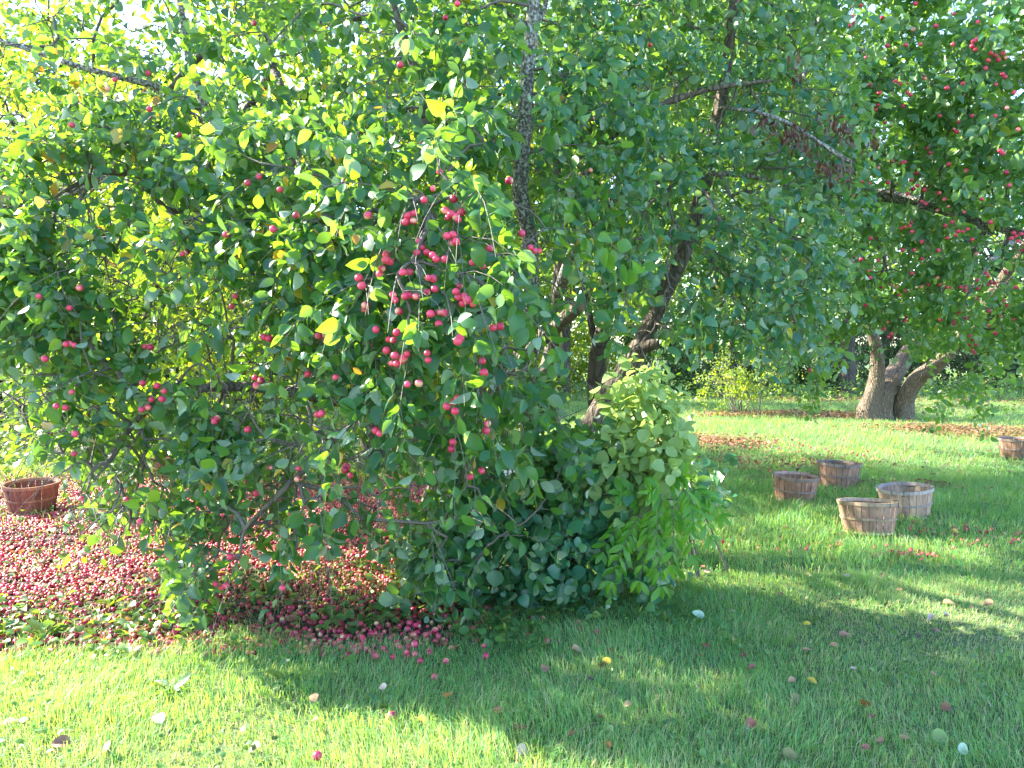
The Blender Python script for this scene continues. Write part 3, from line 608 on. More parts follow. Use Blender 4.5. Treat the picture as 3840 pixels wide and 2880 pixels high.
def right_depth(x, y): return 7.6 + 1.5 * sstep(900, 1500, y) + .6 * sstep(3300, 2900, x) + .7 * (vnoise(x / 260., y / 260., 1, 7) - .5) - .5 * sstep(3300, 3840, x) * sstep(1200, 600, y)
def right_tree():
    base = G(3300, 1572); root = thing('apple_tree', 'old forked apple tree on the right with rough sunlit trunks and pink apples', 'tree', tuple(base)); inv = -base
    def ch(name, me, **k): o = link(name, me, root, **k); o.location = inv; return o
    d0 = base[1]
    A = spline([W(3290, 1572, d0) * [1, 1, 0] + [0, 0, -.3], W(3292, 1530, d0), W(3330, 1440, d0 + .1), W(3400, 1330, d0 + .3), W(3480, 1200, d0 + .3), W(3560, 900, d0)], 60)
    B = spline([W(3262, 1572, d0 - .1) * [1, 1, 0] + [0, 0, -.3], W(3263, 1530, d0 - .1), W(3285, 1440, d0 - .1), W(3290, 1340, d0 - .2), W(3270, 1240, d0 - .4), W(3200, 1000, d0 - .8), W(3100, 600, d0 - 1.5)], 60)
    C = spline([W(3380, 1572, d0) * [1, 1, 0] + [0, 0, -.3], W(3384, 1530, d0), W(3400, 1480, d0 - .1), W(3440, 1420, d0 - .3), W(3520, 1360, d0 - .7), W(3620, 1250, d0 - 1.2), W(3760, 1050, d0 - 2), W(3900, 850, d0 - 3)], 60)
    u = np.linspace(0, 1, len(A)); t = Tubes()
    t.add(A, np.interp(u, [0, .08, .25, .5, 1], [.46, .34, .25, .17, .09]), 28, .22, seed=1); t.add(B, np.interp(u, [0, .08, .25, .5, 1], [.36, .26, .17, .13, .07]), 24, .2, seed=5)
    ch('trunk', t.build('trunk', MAT['bark_old']), label='pale rough main trunk lit from the left')
    t = Tubes(); t.add(C, np.interp(u, [0, .08, .25, .5, 1], [.36, .26, .18, .15, .08]), 24, .14, seed=11)
    ch('trunk', t.build('trunk', MAT['bark_old']), label='second trunk leaning low to the right')
    lb = [[(3560, 900, d0), (3500, 700, d0 - 3), (3480, 500, d0 - 6), (3700, 300, 8.5), (3900, 200, 8)], [(3200, 1000, d0 - 1), (3000, 800, d0 - 4), (3100, 680, 9.5), (3208, 717, 8.4), (3400, 748, 8.0), (3550, 790, 7.7), (3660, 828, 7.5), (3860, 890, 7.3)],
          [(3900, 850, d0 - 3), (3800, 900, 10), (3700, 1000, 9), (3600, 1150, 8.8)], [(3100, 600, d0 - 1.5), (3000, 300, 12), (3070, 170, 9.5), (3200, 180, 9), (3500, 290, 8.5), (3700, 330, 8.3)],
          [(3100, 600, d0 - 2), (2950, 700, 11), (2900, 1000, 9.5), (2950, 1250, 9.2)], [(3208, 717, 8.4), (3230, 800, 8.1), (3290, 900, 8.0), (3320, 970, 8.0)], [(3000, 300, 12), (2700, 380, 7), (2840, 420, 5.1), (2960, 465, 5.05), (3080, 540, 5.05), (3190, 610, 5.05)]]
    P = [spline([W(*p) for p in b], 30) for b in lb]
    for i, q in enumerate(P):
        t = Tubes(); t.add(q, np.linspace([.09, .10, .07, .08, .06, .025, .012][i], .014 if i != 1 else .03, len(q)), 10, .07, seed=i); ch('branch', t.build('branch', MAT['bark_lichen']))
    nodes = limb_nodes([A[25:], B[25:], C[25:]] + P, .2)
    poly = [(2700, -300), (4150, -300), (4150, 1300), (3840, 1310), (3790, 1290), (3700, 1420), (3640, 1540), (3560, 1490), (3450, 1370), (3330, 1310), (3260, 1390), (3180, 1440), (3120, 1340), (3060, 1470), (2990, 1400), (2960, 1250), (2850, 1150), (2750, 700)]
    x, y, O1 = sample_poly(poly, 620, right_depth)
    x, y, O2 = sample_poly([(2500, -300), (4150, -300), (4150, 1230), (3700, 1260), (3450, 1230), (2900, 1200), (2600, 1150)], 520, lambda a, b: right_depth(a, b) + R.uniform(.8, 5.0, len(a)))
    AP = [W(a * S, b * S, right_depth(a * S, b * S) - .38) for a, b in APPLE_RIGHT]
    ex, ey, E = sample_poly([(3150, 50), (3900, 50), (3900, 1250), (3300, 1250), (3100, 900)], 100, lambda a, b: right_depth(a, b) - .3); AP = np.array(AP + list(E))
    HG = np.array([W(a, b - 60, 9.3 + R.uniform(-.3, .3)) for a, b in [(3480, 1250), (3500, 1300), (3530, 1360), (3560, 1400), (3600, 1330), (3620, 1400), (3650, 1450), (3680, 1420), (3700, 1340), (3720, 1280), (3580, 1280), (3640, 1300), (3740, 1330), (3760, 1260), (3610, 1440), (3790, 1240), (3540, 1280), (3690, 1260), (3800, 1180), (3670, 1380)]] + [W(a, b - 170, 7.9) for a, b in [(3060, 1280), (3090, 1330), (3040, 1360), (3140, 1300), (3180, 1280), (3210, 1240), (3100, 1240), (3250, 1270), (2990, 1280)]])
    O1 = np.vstack([O1, AP[::3] + np.array([0, .1, .16]), HG])
    c = np.array([8.5, 15, 2.5])
    La, ta = crown_from_sprays(nodes, O1, c, 24, .098, (.35, .6), droop=.7); Lb, tb_ = crown_from_sprays(nodes, O2, c, 26, .11, (.5, .9), droop=.5)
    La = clear_before(La, AP, 62); L = cat_leaves(La, Lb); L = sub(L, sunlit(L['pos'], .9)); na = len(La['pos'])
    L = cull_front(L, [(3208, 717, 3400, 748, 26, 8.2, .9), (3400, 748, 3840, 885, 26, 7.7, .85), (3285, 1330, 3310, 1580, 120, 15.5, .93), (3420, 1430, 3580, 1370, 70, 15, .93)])
    xx, yy, dd = proj(L['pos']); L = sub(L, (L['pos'][:, 2] > .45) & ((xx < 3120) | (xx > 3450) | (yy < 1330 + 60 * R.random(len(xx))))); dd = proj(L['pos'])[2]
    near = dd < 9.6; Ln = big_leaves_off(root, inv, sub(L, near), 'mid', MAT['leaf_brightened'], 300); Lf = sub(L, ~near)
    ch('crown', leaves_mesh('crown', 'mid', Ln, MAT['leaf_brightened']), kind='stuff'); ch('crown', leaves_mesh('crown', 'far', Lf, MAT['leaf_brightened']), kind='stuff')
    ch('twigs', ta.build('twigs', MAT['twig']), kind='stuff'); ch('twigs', tb_.build('twigs', MAT['twig']), kind='stuff')
    for p in AP: place_apple(p + inv, .0195 * R.uniform(.85, 1.15), root)
    # dead branches with hanging brown leaves
    N = []
    for (x0, y0, x1, y1, n) in ((2830, 430, 2960, 470, 45), (2950, 470, 3060, 530, 60), (3080, 430, 3210, 500, 55), (3080, 600, 3190, 630, 70), (2980, 180, 3000, 260, 18), (3250, 500, 3290, 520, 14)):
        t = R.random(n); px = x0 + (x1 - x0) * t + R.normal(0, 14, n); py = y0 + (y1 - y0) * t + 18 + R.normal(0, 28, n); N.append(W(px, py, 5.0 + R.normal(0, .06, n)))
    N = np.vstack(N); n = len(N)
    D = dict(pos=N, d=nrm(np.array([0, 0, -1.]) + R.normal(0, .5, (n, 3))), n=R.normal(0, 1, (n, 3)), size=R.uniform(.035, .07, n), v=R.random(n))
    V, f3, f4, v = leaf_arrays('mid', D['pos'], D['d'], D['n'], D['size'], D['v'], wide=R.uniform(.25, .55, n)); me = mesh('dead_leaves', V, [f3, f4], MAT['leaf_dead'], True, attr=v)
    ch('dead_leaves', me, kind='stuff', label='withered brown leaves hanging from a broken branch')
right_tree()

# ---------------------------------------------------------------- trees behind
def simple_tree(name, label, base, trunk, tr, crown, n, leaf, mat, barkm, per=26, kind='far', group=None, Lr=(.5, 1.0), limbs=5, droop=.4):
    """crown: list of ellipsoids (centre, radii)"""
    root = thing(name, label, 'tree', tuple(base), group); inv = -np.asarray(base)
    P = spline(trunk, 24); t = Tubes(); rr = np.linspace(tr, tr * .3, len(P)); rr[0] *= 1.35; t.add(P, rr, 14, .12)
    O = []; tot = sum(np.prod(r) ** .67 for _, r in crown)
    for c, r in crown:
        k = int(n * np.prod(r) ** .67 / tot); u = nrm(R.normal(0, 1, (k, 3))) * (R.uniform(.35, 1, (k, 1)) ** .5); O.append(np.asarray(c) + u * np.asarray(r))
    O = np.vstack(O); O = O[O[:, 2] > .5]
    paths = [P[8:]]
    for i in range(limbs):
        s = P[R.integers(len(P) // 3, len(P) - 2)]; e = O[R.integers(len(O))]; m = (s + e) / 2 + [0, 0, .3]; q = spline([s, m, e], 12); t.add(q, np.linspace(tr * .35, .02, len(q)), 7, .05); paths.append(q)
    o = link('trunk', t.build('trunk', barkm), root); o.location = inv
    c0 = np.mean([c for c, _ in crown], axis=0)
    L, tb = crown_from_sprays(limb_nodes(paths, .25), O, c0, per, leaf, Lr, droop=droop); L = sub(L, sunlit(L['pos'], .9))
    L = sub(L, L['pos'][:, 2] > .15)
    L = cull_front(L, [(2150, 1480, 2180, 1420, 90, 19, .95), (2520, 1330, 2900, 1450, 90, 15, .9)])
    o = link('crown', leaves_mesh('crown', kind, L, mat), root, kind='stuff'); o.location = inv
    o = link('twigs', tb.build('twigs', MAT['bark_dark']), root, kind='stuff'); o.location = inv
simple_tree('apple_tree', 'yellow green apple tree behind the middle one, dark limbs against the sky', [-1.7, 9.6, 0], [[-1.7, 9.6, 0], [-1.9, 9.5, 1.3], [-2.4, 9.2, 2.6], [-2.6, 9, 4.2], [-3, 8.8, 5.6]], .17,
            [([-2.4, 8.6, 3.6], [2.6, 1.8, 2.2]), ([-4.2, 8.4, 2.7], [1.8, 1.4, 1.5]), ([-.2, 9.2, 4.3], [2.2, 1.6, 1.6]), ([-1.5, 8.4, 1.9], [1.6, .9, .8])], 760, .10, MAT['leaf_yellow'], MAT['bark_dark'], per=22, limbs=12)
simple_tree('orchard_tree', 'leafy tree at the left edge with a thin dark trunk', [-7.4, 12.3, 0], [[-7.4, 12.3, 0], [-7.3, 12.3, 2], [-7.6, 12.2, 5]], .16, [([-7.2, 12, 4.3], [2.2, 2, 2.3]), ([-5.2, 13, 4.0], [2.4, 1.6, 2.4])], 480, .14, MAT['leaf_yellow'], MAT['bark_dark'], limbs=8)
simple_tree('apple_tree', 'dark green apple tree added behind the middle one on its right to shade the baskets', [1.2, 9.9, 0], [[1.2, 9.9, 0], [1.1, 9.8, 1.4], [1.5, 9.6, 3], [1.4, 9.6, 5]], .15, [([1.4, 9.4, 4.2], [2.3, 1.7, 1.7]), ([-.3, 10.2, 3.6], [1.8, 1.4, 1.3]), ([2.6, 11, 4.6], [2.0, 1.4, 1.2])], 700, .11, MAT['leaf'], MAT['bark_dark'], per=22, limbs=10)  # put in behind the main crown as a shade caster for the lawn
simple_tree('orchard_tree', 'shady tree behind the gap under the leaning trunk', [1.4, 21, 0], [[1.4, 21, 0], [1.5, 21, 2], [1.9, 21, 5]], .18, [([2, 20, 5], [3, 2, 2.6])], 260, .16, MAT['leaf_yellow'], MAT['bark_dark'], limbs=8)
b = G(3175, 1480); simple_tree('dark_trunk_tree', 'tree with a straight dark grey trunk behind the old forked one', b, [b, b + [0, 0, 1.5], b + [-.1, 0, 3], b + [0, .2, 6.5]], .27, [(b + [0, 0, 5.5], [3.5, 2.5, 2.6])], 280, .17, MAT['leaf_shaded'], MAT['bark_dark'], limbs=6)
b = G(3795, 1450); simple_tree('slim_dark_tree', 'thin dark tree at the far right edge of the lawn', b, [b, b + [.05, 0, 2.0], b + [-.1, 0, 6]], .11, [(b + [0, 0, 5], [3.2, 2.4, 2.8])], 240, .17, MAT['leaf_shaded'], MAT['bark_dark'], limbs=6)
# the wood round the orchard
for i, (x, y, h, mt) in enumerate([(-19, 24, 12, 1), (-14, 24, 12, 1), (-9.5, 23, 10, 1), (-5, 28, 12, 0), (-.5, 30, 12, 1), (4.5, 30, 13, 0), (9.5, 31, 14, 1), (14.5, 30, 13, 1), (19.5, 31, 14, 1), (25, 29, 13, 1)]):
    names = ['tall wood tree behind the lawn, far left corner', 'second wood tree from the left behind the orchard', 'low wood tree behind the left basket', 'rounded wood tree behind the left of the main crown', 'wood tree seen behind the middle crown', 'yellow green wood tree behind the open gap in the middle', 'darker tall wood tree behind the small bush', 'wood tree behind the dark straight trunk', 'tallest wood tree right of the old forked trunk', 'wood tree behind the right edge']
    simple_tree('wood_tree', names[i], [x, y, 0], [[x, y, 0], [x + .2, y, h * .4], [x, y, h * .9]], .2, [([x, y, h * .62], [3.6, 2.2, h * .36]), ([x + 1, y - .5, h * .3], [3.0, 1.6, h * .22])], 420, .27, MAT['leaf_shaded'] if mt else MAT['leaf_yellow'], MAT['bark_dark'], per=22, Lr=(.6, 1.2), limbs=6, group='trees of the wood behind')

# ---------------------------------------------------------------- shrubs
def shrub(name, label, base, blobs, n, leaf, mat, per=18, kind='mid', Lr=(.2, .4), stems=8, group=None, spread=.4, big=0, zmin=.03, gap=True, nb=(.5, .7, .7), stem_r=.008, corr=None, cat='shrub'):
    base = np.asarray(base, float); root = thing(name, label, cat, tuple(base), group); inv = -base; O = []; tot = sum(np.prod(r) ** .67 for _, r in blobs)
    for c, r in blobs:
        k = max(2, int(n * np.prod(r) ** .67 / tot)); u = nrm(R.normal(0, 1, (k, 3))) * (R.uniform(.2, 1, (k, 1)) ** .5); O.append(np.asarray(c) + u * np.asarray(r))
    O = np.vstack(O); O[:, 2] = np.maximum(O[:, 2], zmin + .08); t = Tubes(); paths = []
    for i in range(stems):
        e = O[R.integers(len(O))]; s = base + np.array([R.normal(0, spread) * .5 + (e[0] - base[0]) * .5, R.normal(0, .1) + (e[1] - base[1]) * .4, 0]); q = spline([s, (s * .6 + e * .4) * [1, 1, 1] + [0, 0, .1], e], 8)
        t.add(q, np.linspace(stem_r, stem_r * .4, len(q)), 5); paths.append(q)
    o = link('stems', t.build('stems', MAT['twig']), root); o.location = inv
    c0 = np.mean([c for c, _ in blobs], axis=0); c0[1] += .5
    L, tb = crown_from_sprays(limb_nodes(paths, .08), O, c0, per, leaf, Lr, droop=.3, nbias=nb)
    if gap: L = sub(L, sunlit(L['pos'], .8))
    L = sub(L, L['pos'][:, 2] > zmin)
    if corr: L = cull_front(L, corr)
    if big: L = big_leaves_off(root, inv, L, kind, mat, big)
    o = link('foliage', leaves_mesh('foliage', kind, L, mat), root, kind='stuff'); o.location = inv
    o = link('twigs', tb.build('twigs', MAT['twig']), root, kind='stuff'); o.location = inv
W_ = lambda *a: W(*a)
shrub('sucker_shrub', 'dense dark green round-leaved shoots around the apple tree foot', G(1950, 2200), [(W(1750, 2080, 4.75), [.42, .25, .2]), (W(2000, 2020, 4.7), [.4, .25, .28]), (W(2250, 2050, 4.75), [.35, .25, .22]), (W(2060, 1780, 4.85), [.22, .2, .28]), (W(2250, 1830, 4.8), [.28, .2, .32]), (W(1850, 1850, 4.8), [.3, .2, .25])], 230, .078, MAT['leaf_cool'], per=15, kind='round', stems=26, big=120,
      corr=[(1880, 1680, 1890, 1790, 30, 9, .8), (1900, 2060, 1930, 2120, 40, 9, .7)])
shrub('twining_shoots', 'upright bright shoots with round leaves beside the slender stem', G(2080, 2180), [(W(2020, 1500, 4.6), [.08, .12, .35]), (W(2060, 1700, 4.6), [.14, .12, .22])], 34, .07, MAT['ground_leaf'], per=13, kind='round', stems=8, Lr=(.15, .3))
shrub('pale_shrub', 'pale yellow green shrub lit by the sun right of the tree foot', G(2420, 2120), [(W(2400, 1560, 4.7), [.22, .18, .22]), (W(2440, 1700, 4.65), [.2, .2, .25]), (W(2330, 1800, 4.7), [.2, .2, .2]), (W(2420, 1930, 4.75), [.25, .2, .2])], 120, .08, MAT['leaf_pale'], per=11, kind='round', Lr=(.12, .25), stems=14, big=100, gap=False, nb=(.6, .5, .5))
shrub('low_shrub', 'small blue green shoot poking out right of the pale shrub', G(2600, 1960), [(W(2600, 1790, 5.2), [.12, .1, .07])], 9, .08, MAT['leaf_cool'], per=12, kind='round', stems=1)
# compound-leaved sapling
def sapling():
    base = G(2380, 2160); root = thing('sapling', 'bright green sapling with long feathery compound leaves by the lawn', 'sapling', tuple(base)); inv = -base; t = Tubes(); lf = []
    st = [spline([base, W(2380, 1990, 4.55), W(2480, 1880, 4.45), W(2580, 1880, 4.4)], 12), spline([base, W(2330, 1980, 4.6), W(2300, 1930, 4.5)], 10), spline([base, W(2420, 2000, 4.5), W(2400, 1930, 4.35)], 10)]
    for q in st: t.add(q, np.linspace(.009, .004, len(q)), 6)
    tips = [(2480, 1850, 2450, 2130, 4.3), (2560, 1850, 2660, 2010, 4.3), (2520, 1900, 2520, 2120, 4.25), (2400, 1930, 2330, 2120, 4.35), (2450, 1900, 2400, 2180, 4.3), (2580, 1860, 2640, 1880, 4.4), (2350, 1960, 2260, 2070, 4.4), (2560, 1840, 2600, 1960, 4.2), (2500, 1830, 2560, 1790, 4.4), (2400, 1900, 2330, 1850, 4.45), (2480, 1890, 2440, 1850, 4.3), (2600, 1870, 2700, 1930, 4.35), (2380, 1980, 2290, 2180, 4.3), (2440, 1960, 2480, 2200, 4.25), (2540, 1900, 2600, 2080, 4.3)]
    D = dict(pos=[], d=[], n=[], size=[], v=[])
    for x0, y0, x1, y1, d in tips:
        a, e = W(x0, y0, d + .05), W(x1, y1, d - .05); q = spline([a, (a + e) / 2 + [0, -.03, .06], e], 12); t.add(q, np.linspace(.003, .0012, len(q)), 4)
        T = nrm(e - a); sd = nrm(np.cross(T, [0, -.8, .6])); m = 7
        for i in range(1, m + 1):
            p = q[int(i / m * (len(q) - 1))]
            for s in ((1, -1) if i < m else (1, -1, 0)):
                D['pos'].append(p); D['d'].append(T * (.6 if s else 1) + sd * s * .8 + [0, 0, -.25]); D['n'].append(np.array([0, -.65, .75]) + R.normal(0, .2, 3)); D['size'].append(R.uniform(.075, .105)); D['v'].append(R.random())
    D = {k: np.array(v, float) for k, v in D.items()}; o = link('stem', t.build('stem', MAT['twig']), root); o.location = inv
    vs = []
    for i in range(8):
        V, f3, f4, v = leaf_arrays('mid', np.zeros((1, 3)), np.array([[1., 0, 0]]), np.array([[0, 0, 1.]]), np.ones(1), np.array([i / 8]), wide=np.array([.42])); vs.append(mesh('leaflet', V, [f3, f4], MAT['leaf_bright'], True, attr=v))
    dd, bb, nn = frames(D['d'], D['n'])
    for k in range(len(dd)):
        ob = link('leaflet', vs[int(D['v'][k] * 8)], root); z = D['size'][k]; m = np.eye(4); m[:3, 0] = dd[k] * z; m[:3, 1] = bb[k] * z; m[:3, 2] = nn[k] * z; m[:3, 3] = D['pos'][k] + inv; ob.matrix_local = Matrix(m.tolist())
sapling()
g = G(2800, 1560); shrub('bush', 'small yellow green bush alone on the lawn left of the old tree', g, [(g + [0, 0, 1.0], [.75, .6, .55]), (g + [-.5, 0, .7], [.5, .5, .4])], 110, .06, MAT['leaf_yellow'], per=20, kind='far', Lr=(.3, .5), stems=14, stem_r=.014)
for i, (px, d, hh, ww, mt, lb) in enumerate([(430, 15, 2.3, 2.2, 'leaf_shaded', 'tall dark bush behind the left half of the crown'), (60, 14, 2.6, 2.2, 'leaf_shaded', 'tall shady bush behind the basket at the left edge'), (-250, 13.5, 2.6, 2.0, 'leaf_shaded', 'shady bush just off the left edge'), (900, 15.5, 2.2, 2.2, 'leaf_shaded', 'tall dark bush behind the hanging branches'), (1400, 17, 2.0, 2.4, 'leaf_yellow', 'yellowish bush behind the middle crown'), (2080, 24, 1.6, 2.0, 'leaf_yellow', 'sunlit hedge bush seen below the sawn branch'), (2480, 23, 1.5, 1.8, 'leaf_shaded', 'shady green thicket bush right of the pale shrub'), (2750, 25, 1.8, 2.2, 'leaf_shaded', 'darker thicket bush behind the small yellow bush'), (3020, 24, 1.5, 2.0, 'leaf_shaded', 'low thicket bush left of the straight dark trunk'), (3300, 26, 1.9, 2.4, 'leaf_shaded', 'dark thicket behind the forked trunk'), (3600, 26, 1.7, 2.4, 'leaf_shaded', 'thicket bush behind the low leaning trunk'), (3900, 25, 2.0, 2.4, 'leaf_shaded', 'dark thicket at the right edge'), (1700, 22, 1.7, 2.2, 'leaf_yellow', 'thicket bush hidden behind the middle crown'), (1250, 20, 1.7, 2.2, 'leaf_shaded', 'dark bush behind the left part of the crown'), (700, 19, 1.8, 2.4, 'leaf_shaded', 'dark bush behind the half hidden basket'), (250, 17, 1.9, 2.0, 'leaf_shaded', 'dark bush behind the thin trunk on the left'), (-150, 16, 1.9, 2.0, 'leaf_shaded', 'dark bush at the left edge behind the weeds')]):
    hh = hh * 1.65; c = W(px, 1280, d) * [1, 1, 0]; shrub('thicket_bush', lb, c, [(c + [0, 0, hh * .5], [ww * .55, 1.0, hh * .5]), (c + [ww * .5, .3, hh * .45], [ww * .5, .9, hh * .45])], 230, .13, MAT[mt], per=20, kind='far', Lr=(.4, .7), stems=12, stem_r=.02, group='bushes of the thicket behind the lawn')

# ---------------------------------------------------------------- low plants
def ground_cover():
    n = 30000; x = R.uniform(-6, 1.2, n); y = R.uniform(3.7, 9.5, n); z = zone(x, y)
    edge = np.exp(-((y - 4.15 - .1 * x * 0) / .38) ** 2) * (x < .2); und = np.exp(-((x + .1) / .9) ** 2) * (y < 5.6) * (y > 4.2) * .8; spr = .06
    den = np.clip(edge * sstep(.3, .7, vnoise(x, y, 2.6, 11)) * .8 + und * sstep(.2, .55, vnoise(x, y, 3, 12)) + spr * z, 0, 1); c = G(800, 2430); den *= 1 - .85 * np.exp(-(((x - c[0]) / .5) ** 2 + ((y - c[1] - .08) / .16) ** 2))
    k = (R.random(n) < den) & (x > -.71 * y - .6); x, y = x[k], y[k]; n = len(x); a = R.uniform(0, 6.28, n)
    D = dict(pos=np.stack([x, y, gz(x, y) + R.uniform(.012, .075, n)], 1), d=np.stack([np.cos(a), np.sin(a), R.normal(.05, .25, n)], 1), n=np.array([0, 0, 1.]) + R.normal(0, .3, (n, 3)), size=R.uniform(.025, .058, n), v=np.clip(R.beta(2, 2, n), 0, 1))
    link('ground_cover', leaves_mesh('ground_cover', 'round', D, MAT['ground_leaf']), kind='stuff', label='creeping round-leaved ground cover among the fallen apples', cat='ground cover')
    # dry leaves and twigs on the bare soil
    n = 1700; x = R.uniform(-6, .6, n); y = R.uniform(3.9, 9, n); k = R.random(n) < zone(x, y); x, y = x[k], y[k]; n = len(x); a = R.uniform(0, 6.28, n)
    D = dict(pos=np.stack([x, y, gz(x, y) + R.uniform(.01, .035, n)], 1), d=np.stack([np.cos(a), np.sin(a), R.normal(0, .15, n)], 1), n=np.array([0, 0, 1.]) + R.normal(0, .35, (n, 3)), size=R.uniform(.03, .065, n), v=R.random(n))
    link('leaf_litter', leaves_mesh('leaf_litter', 'mid', D, MAT['litter']), kind='stuff', label='dry brown leaf litter between the fallen apples', cat='leaf litter')
    t = Tubes()
    for i in range(260):
        x = R.uniform(-5.5, .2); y = R.uniform(4.1, 8)
        if zone(x, y) < .6: continue
        a = R.uniform(0, 6.28); l = R.uniform(.08, .5); p = np.array([x, y, .02]); e = p + [math.cos(a) * l, math.sin(a) * l, .01]; t.add(spline([p, (p + e) / 2 + R.normal(0, .03, 3) * [1, 1, .3], e], 4), np.linspace(.004, .002, 5), 4)
    link('fallen_twigs', t.build('fallen_twigs', MAT['twig']), kind='stuff', label='thin fallen twigs strewn on the soil among apples', cat='twigs')
MAT['litter'] = leaf_mat('litter_leaf', [(0, (.12, .06, .03)), (.4, (.25, .13, .07)), (.75, (.36, .24, .14)), (1, (.45, .3, .06))], (.3, .22, .16), [(0, (.2, .09, .03)), (1, (.6, .35, .08))], tmix=.25, spots=False, rough=.6)
ground_cover()
def far_litter():
    P = []
    for x0, y0, x1, y1, s, sy, n in ((2750, 1558, 3200, 1562, .5, .35, 3000), (3450, 1610, 3900, 1640, .6, .45, 3500), (3350, 1540, 3900, 1500, 1.2, 1.2, 1500), (2560, 1660, 2800, 1670, .5, .4, 700), (2900, 1500, 3300, 1500, .9, .9, 1500), (3250, 1830, 3560, 1840, .15, .1, 250), (2600, 1760, 3100, 1750, .8, .6, 500)):
        t = R.random(n)[:, None]; P.append(G(x0, y0) * (1 - t) + G(x1, y1) * t + np.stack([R.normal(0, s, n), R.normal(0, sy, n), 0 * t[:, 0]], 1))
    P = np.vstack(P); n = len(P); P[:, 2] = R.uniform(.02, .09, n); a = R.uniform(0, 6.28, n)
    D = dict(pos=P, d=np.stack([np.cos(a), np.sin(a), R.normal(0, .2, n)], 1), n=np.array([0, -.2, 1.]) + R.normal(0, .3, (n, 3)), size=R.uniform(.04, .085, n), v=R.random(n) * .8)
    link('leaf_litter', leaves_mesh('leaf_litter', 'far', D, MAT['litter']), kind='stuff', label='brown leaf litter in the lawn under the old forked tree', cat='leaf litter')
far_litter()
def lawn_plants():
    n = 26000; y = np.sqrt(R.uniform(2.6 ** 2, 9 ** 2, n)); x = R.uniform(-1, 1, n) * (.70 * y + .5)
    k = (R.random(n) < sstep(.5, .82, vnoise(x, y, 2.1, 21)) * .6 + .02) & (R.random(n) > zone(x, y)); x, y = x[k], y[k]; n = len(x); a = R.uniform(0, 6.28, n)
    D = dict(pos=np.stack([x, y, gz(x, y) + R.uniform(.02, .06, n)], 1), d=np.stack([np.cos(a), np.sin(a), R.normal(.1, .3, n)], 1), n=np.array([0, -.15, 1.]) + R.normal(0, .3, (n, 3)), size=R.uniform(.012, .032, n), v=R.random(n) * .9)
    link('clover', leaves_mesh('clover', 'round', D, MAT['ground_leaf']), kind='stuff', label='patches of clover and small leafy weeds in the lawn', cat='clover')
    n = 9000; y = np.sqrt(R.uniform(2.6 ** 2, 6 ** 2, n)); x = R.uniform(-1, 1, n) * (.70 * y + .5); k = (R.random(n) < .12 + .8 * sstep(.5, .85, vnoise(x, y, .9, 3)) * sstep(.2, 1.6, x)) & (R.random(n) > zone(x, y)); x, y = x[k], y[k]; n = len(x)
    a = R.uniform(0, 6.28, n); l = R.uniform(.03, .10, n); z = R.uniform(.012, .05, n); d = np.stack([np.cos(a), np.sin(a), R.normal(0, .15, n)], 1); b = np.stack([-np.sin(a), np.cos(a), 0 * a], 1) * .0014; p = np.stack([x, y, z], 1)
    V = np.stack([p - b, p + b, p + d * l[:, None]], 1).reshape(-1, 3); link('thatch', mesh('thatch', V, [np.arange(3 * n).reshape(-1, 3)], MAT['grass'], False, attr=np.repeat(R.uniform(.88, 1, n), 3)), kind='stuff', label='dry straw coloured thatch lying in worn parts of the lawn', cat='dry grass')
lawn_plants()
def rosette(px, py, s, n, label, mat='ground_leaf', lance=True, group=None, up=.6):
    g = G(px, py); g[2] = gz(g[0], g[1]); root = thing('weed', label, 'weed', tuple(g), group)
    for i in range(n):
        a = i * 2.4 + R.random(); z = up * R.uniform(.4, 1.3); v = R.random()
        V, f3, f4, vv = leaf_arrays('mid', np.zeros((1, 3)), np.array([[math.cos(a), math.sin(a), z]]), np.array([[0, 0, 1.]]) + R.normal(0, .1, (1, 3)), np.array([s * R.uniform(.7, 1.2)]), np.array([v]), wide=np.array([.35 if lance else .9]))
        link('leaf', mesh('leaf', V, [f3, f4], MAT[mat], True, attr=vv), root)
for a in [(1010, 2240, .17, 9, 'tall dandelion-like weed among the red apples under the hanging cluster'), (570, 2200, .13, 8, 'leafy weed in the middle of the dark red apple carpet'), (420, 2270, .12, 8, 'weed with upright leaves left of the hanging leaf cluster'), (160, 2400, .14, 9, 'broad weed in the ground cover near the left edge'),
          (480, 2385, .13, 8, 'sunlit weed at the front of the apple carpet'), (20, 2380, .15, 8, 'weed cut by the left edge of the picture'), (640, 2600, .12, 8, 'wide-leaved weed in the sunlit near grass'), (1080, 2560, .14, 6, 'two-bladed pale weed in the grass near the shade edge'),
          (1650, 2330, .08, 7, 'round-leaved weed below the shoots at the tree foot'), (2000, 2300, .08, 5, 'small upright weed in the shaded long grass'), (2920, 2010, .11, 6, 'weed left of the nearest basket'), (1420, 2650, .10, 6, 'plantain weed beside the lone red apple'), (3190, 2130, .06, 8, 'clover-like weed in the grass below the nearest basket'), (1250, 2300, .09, 8, 'green weed at the right of the bright apple patch')]:
    rosette(*a)
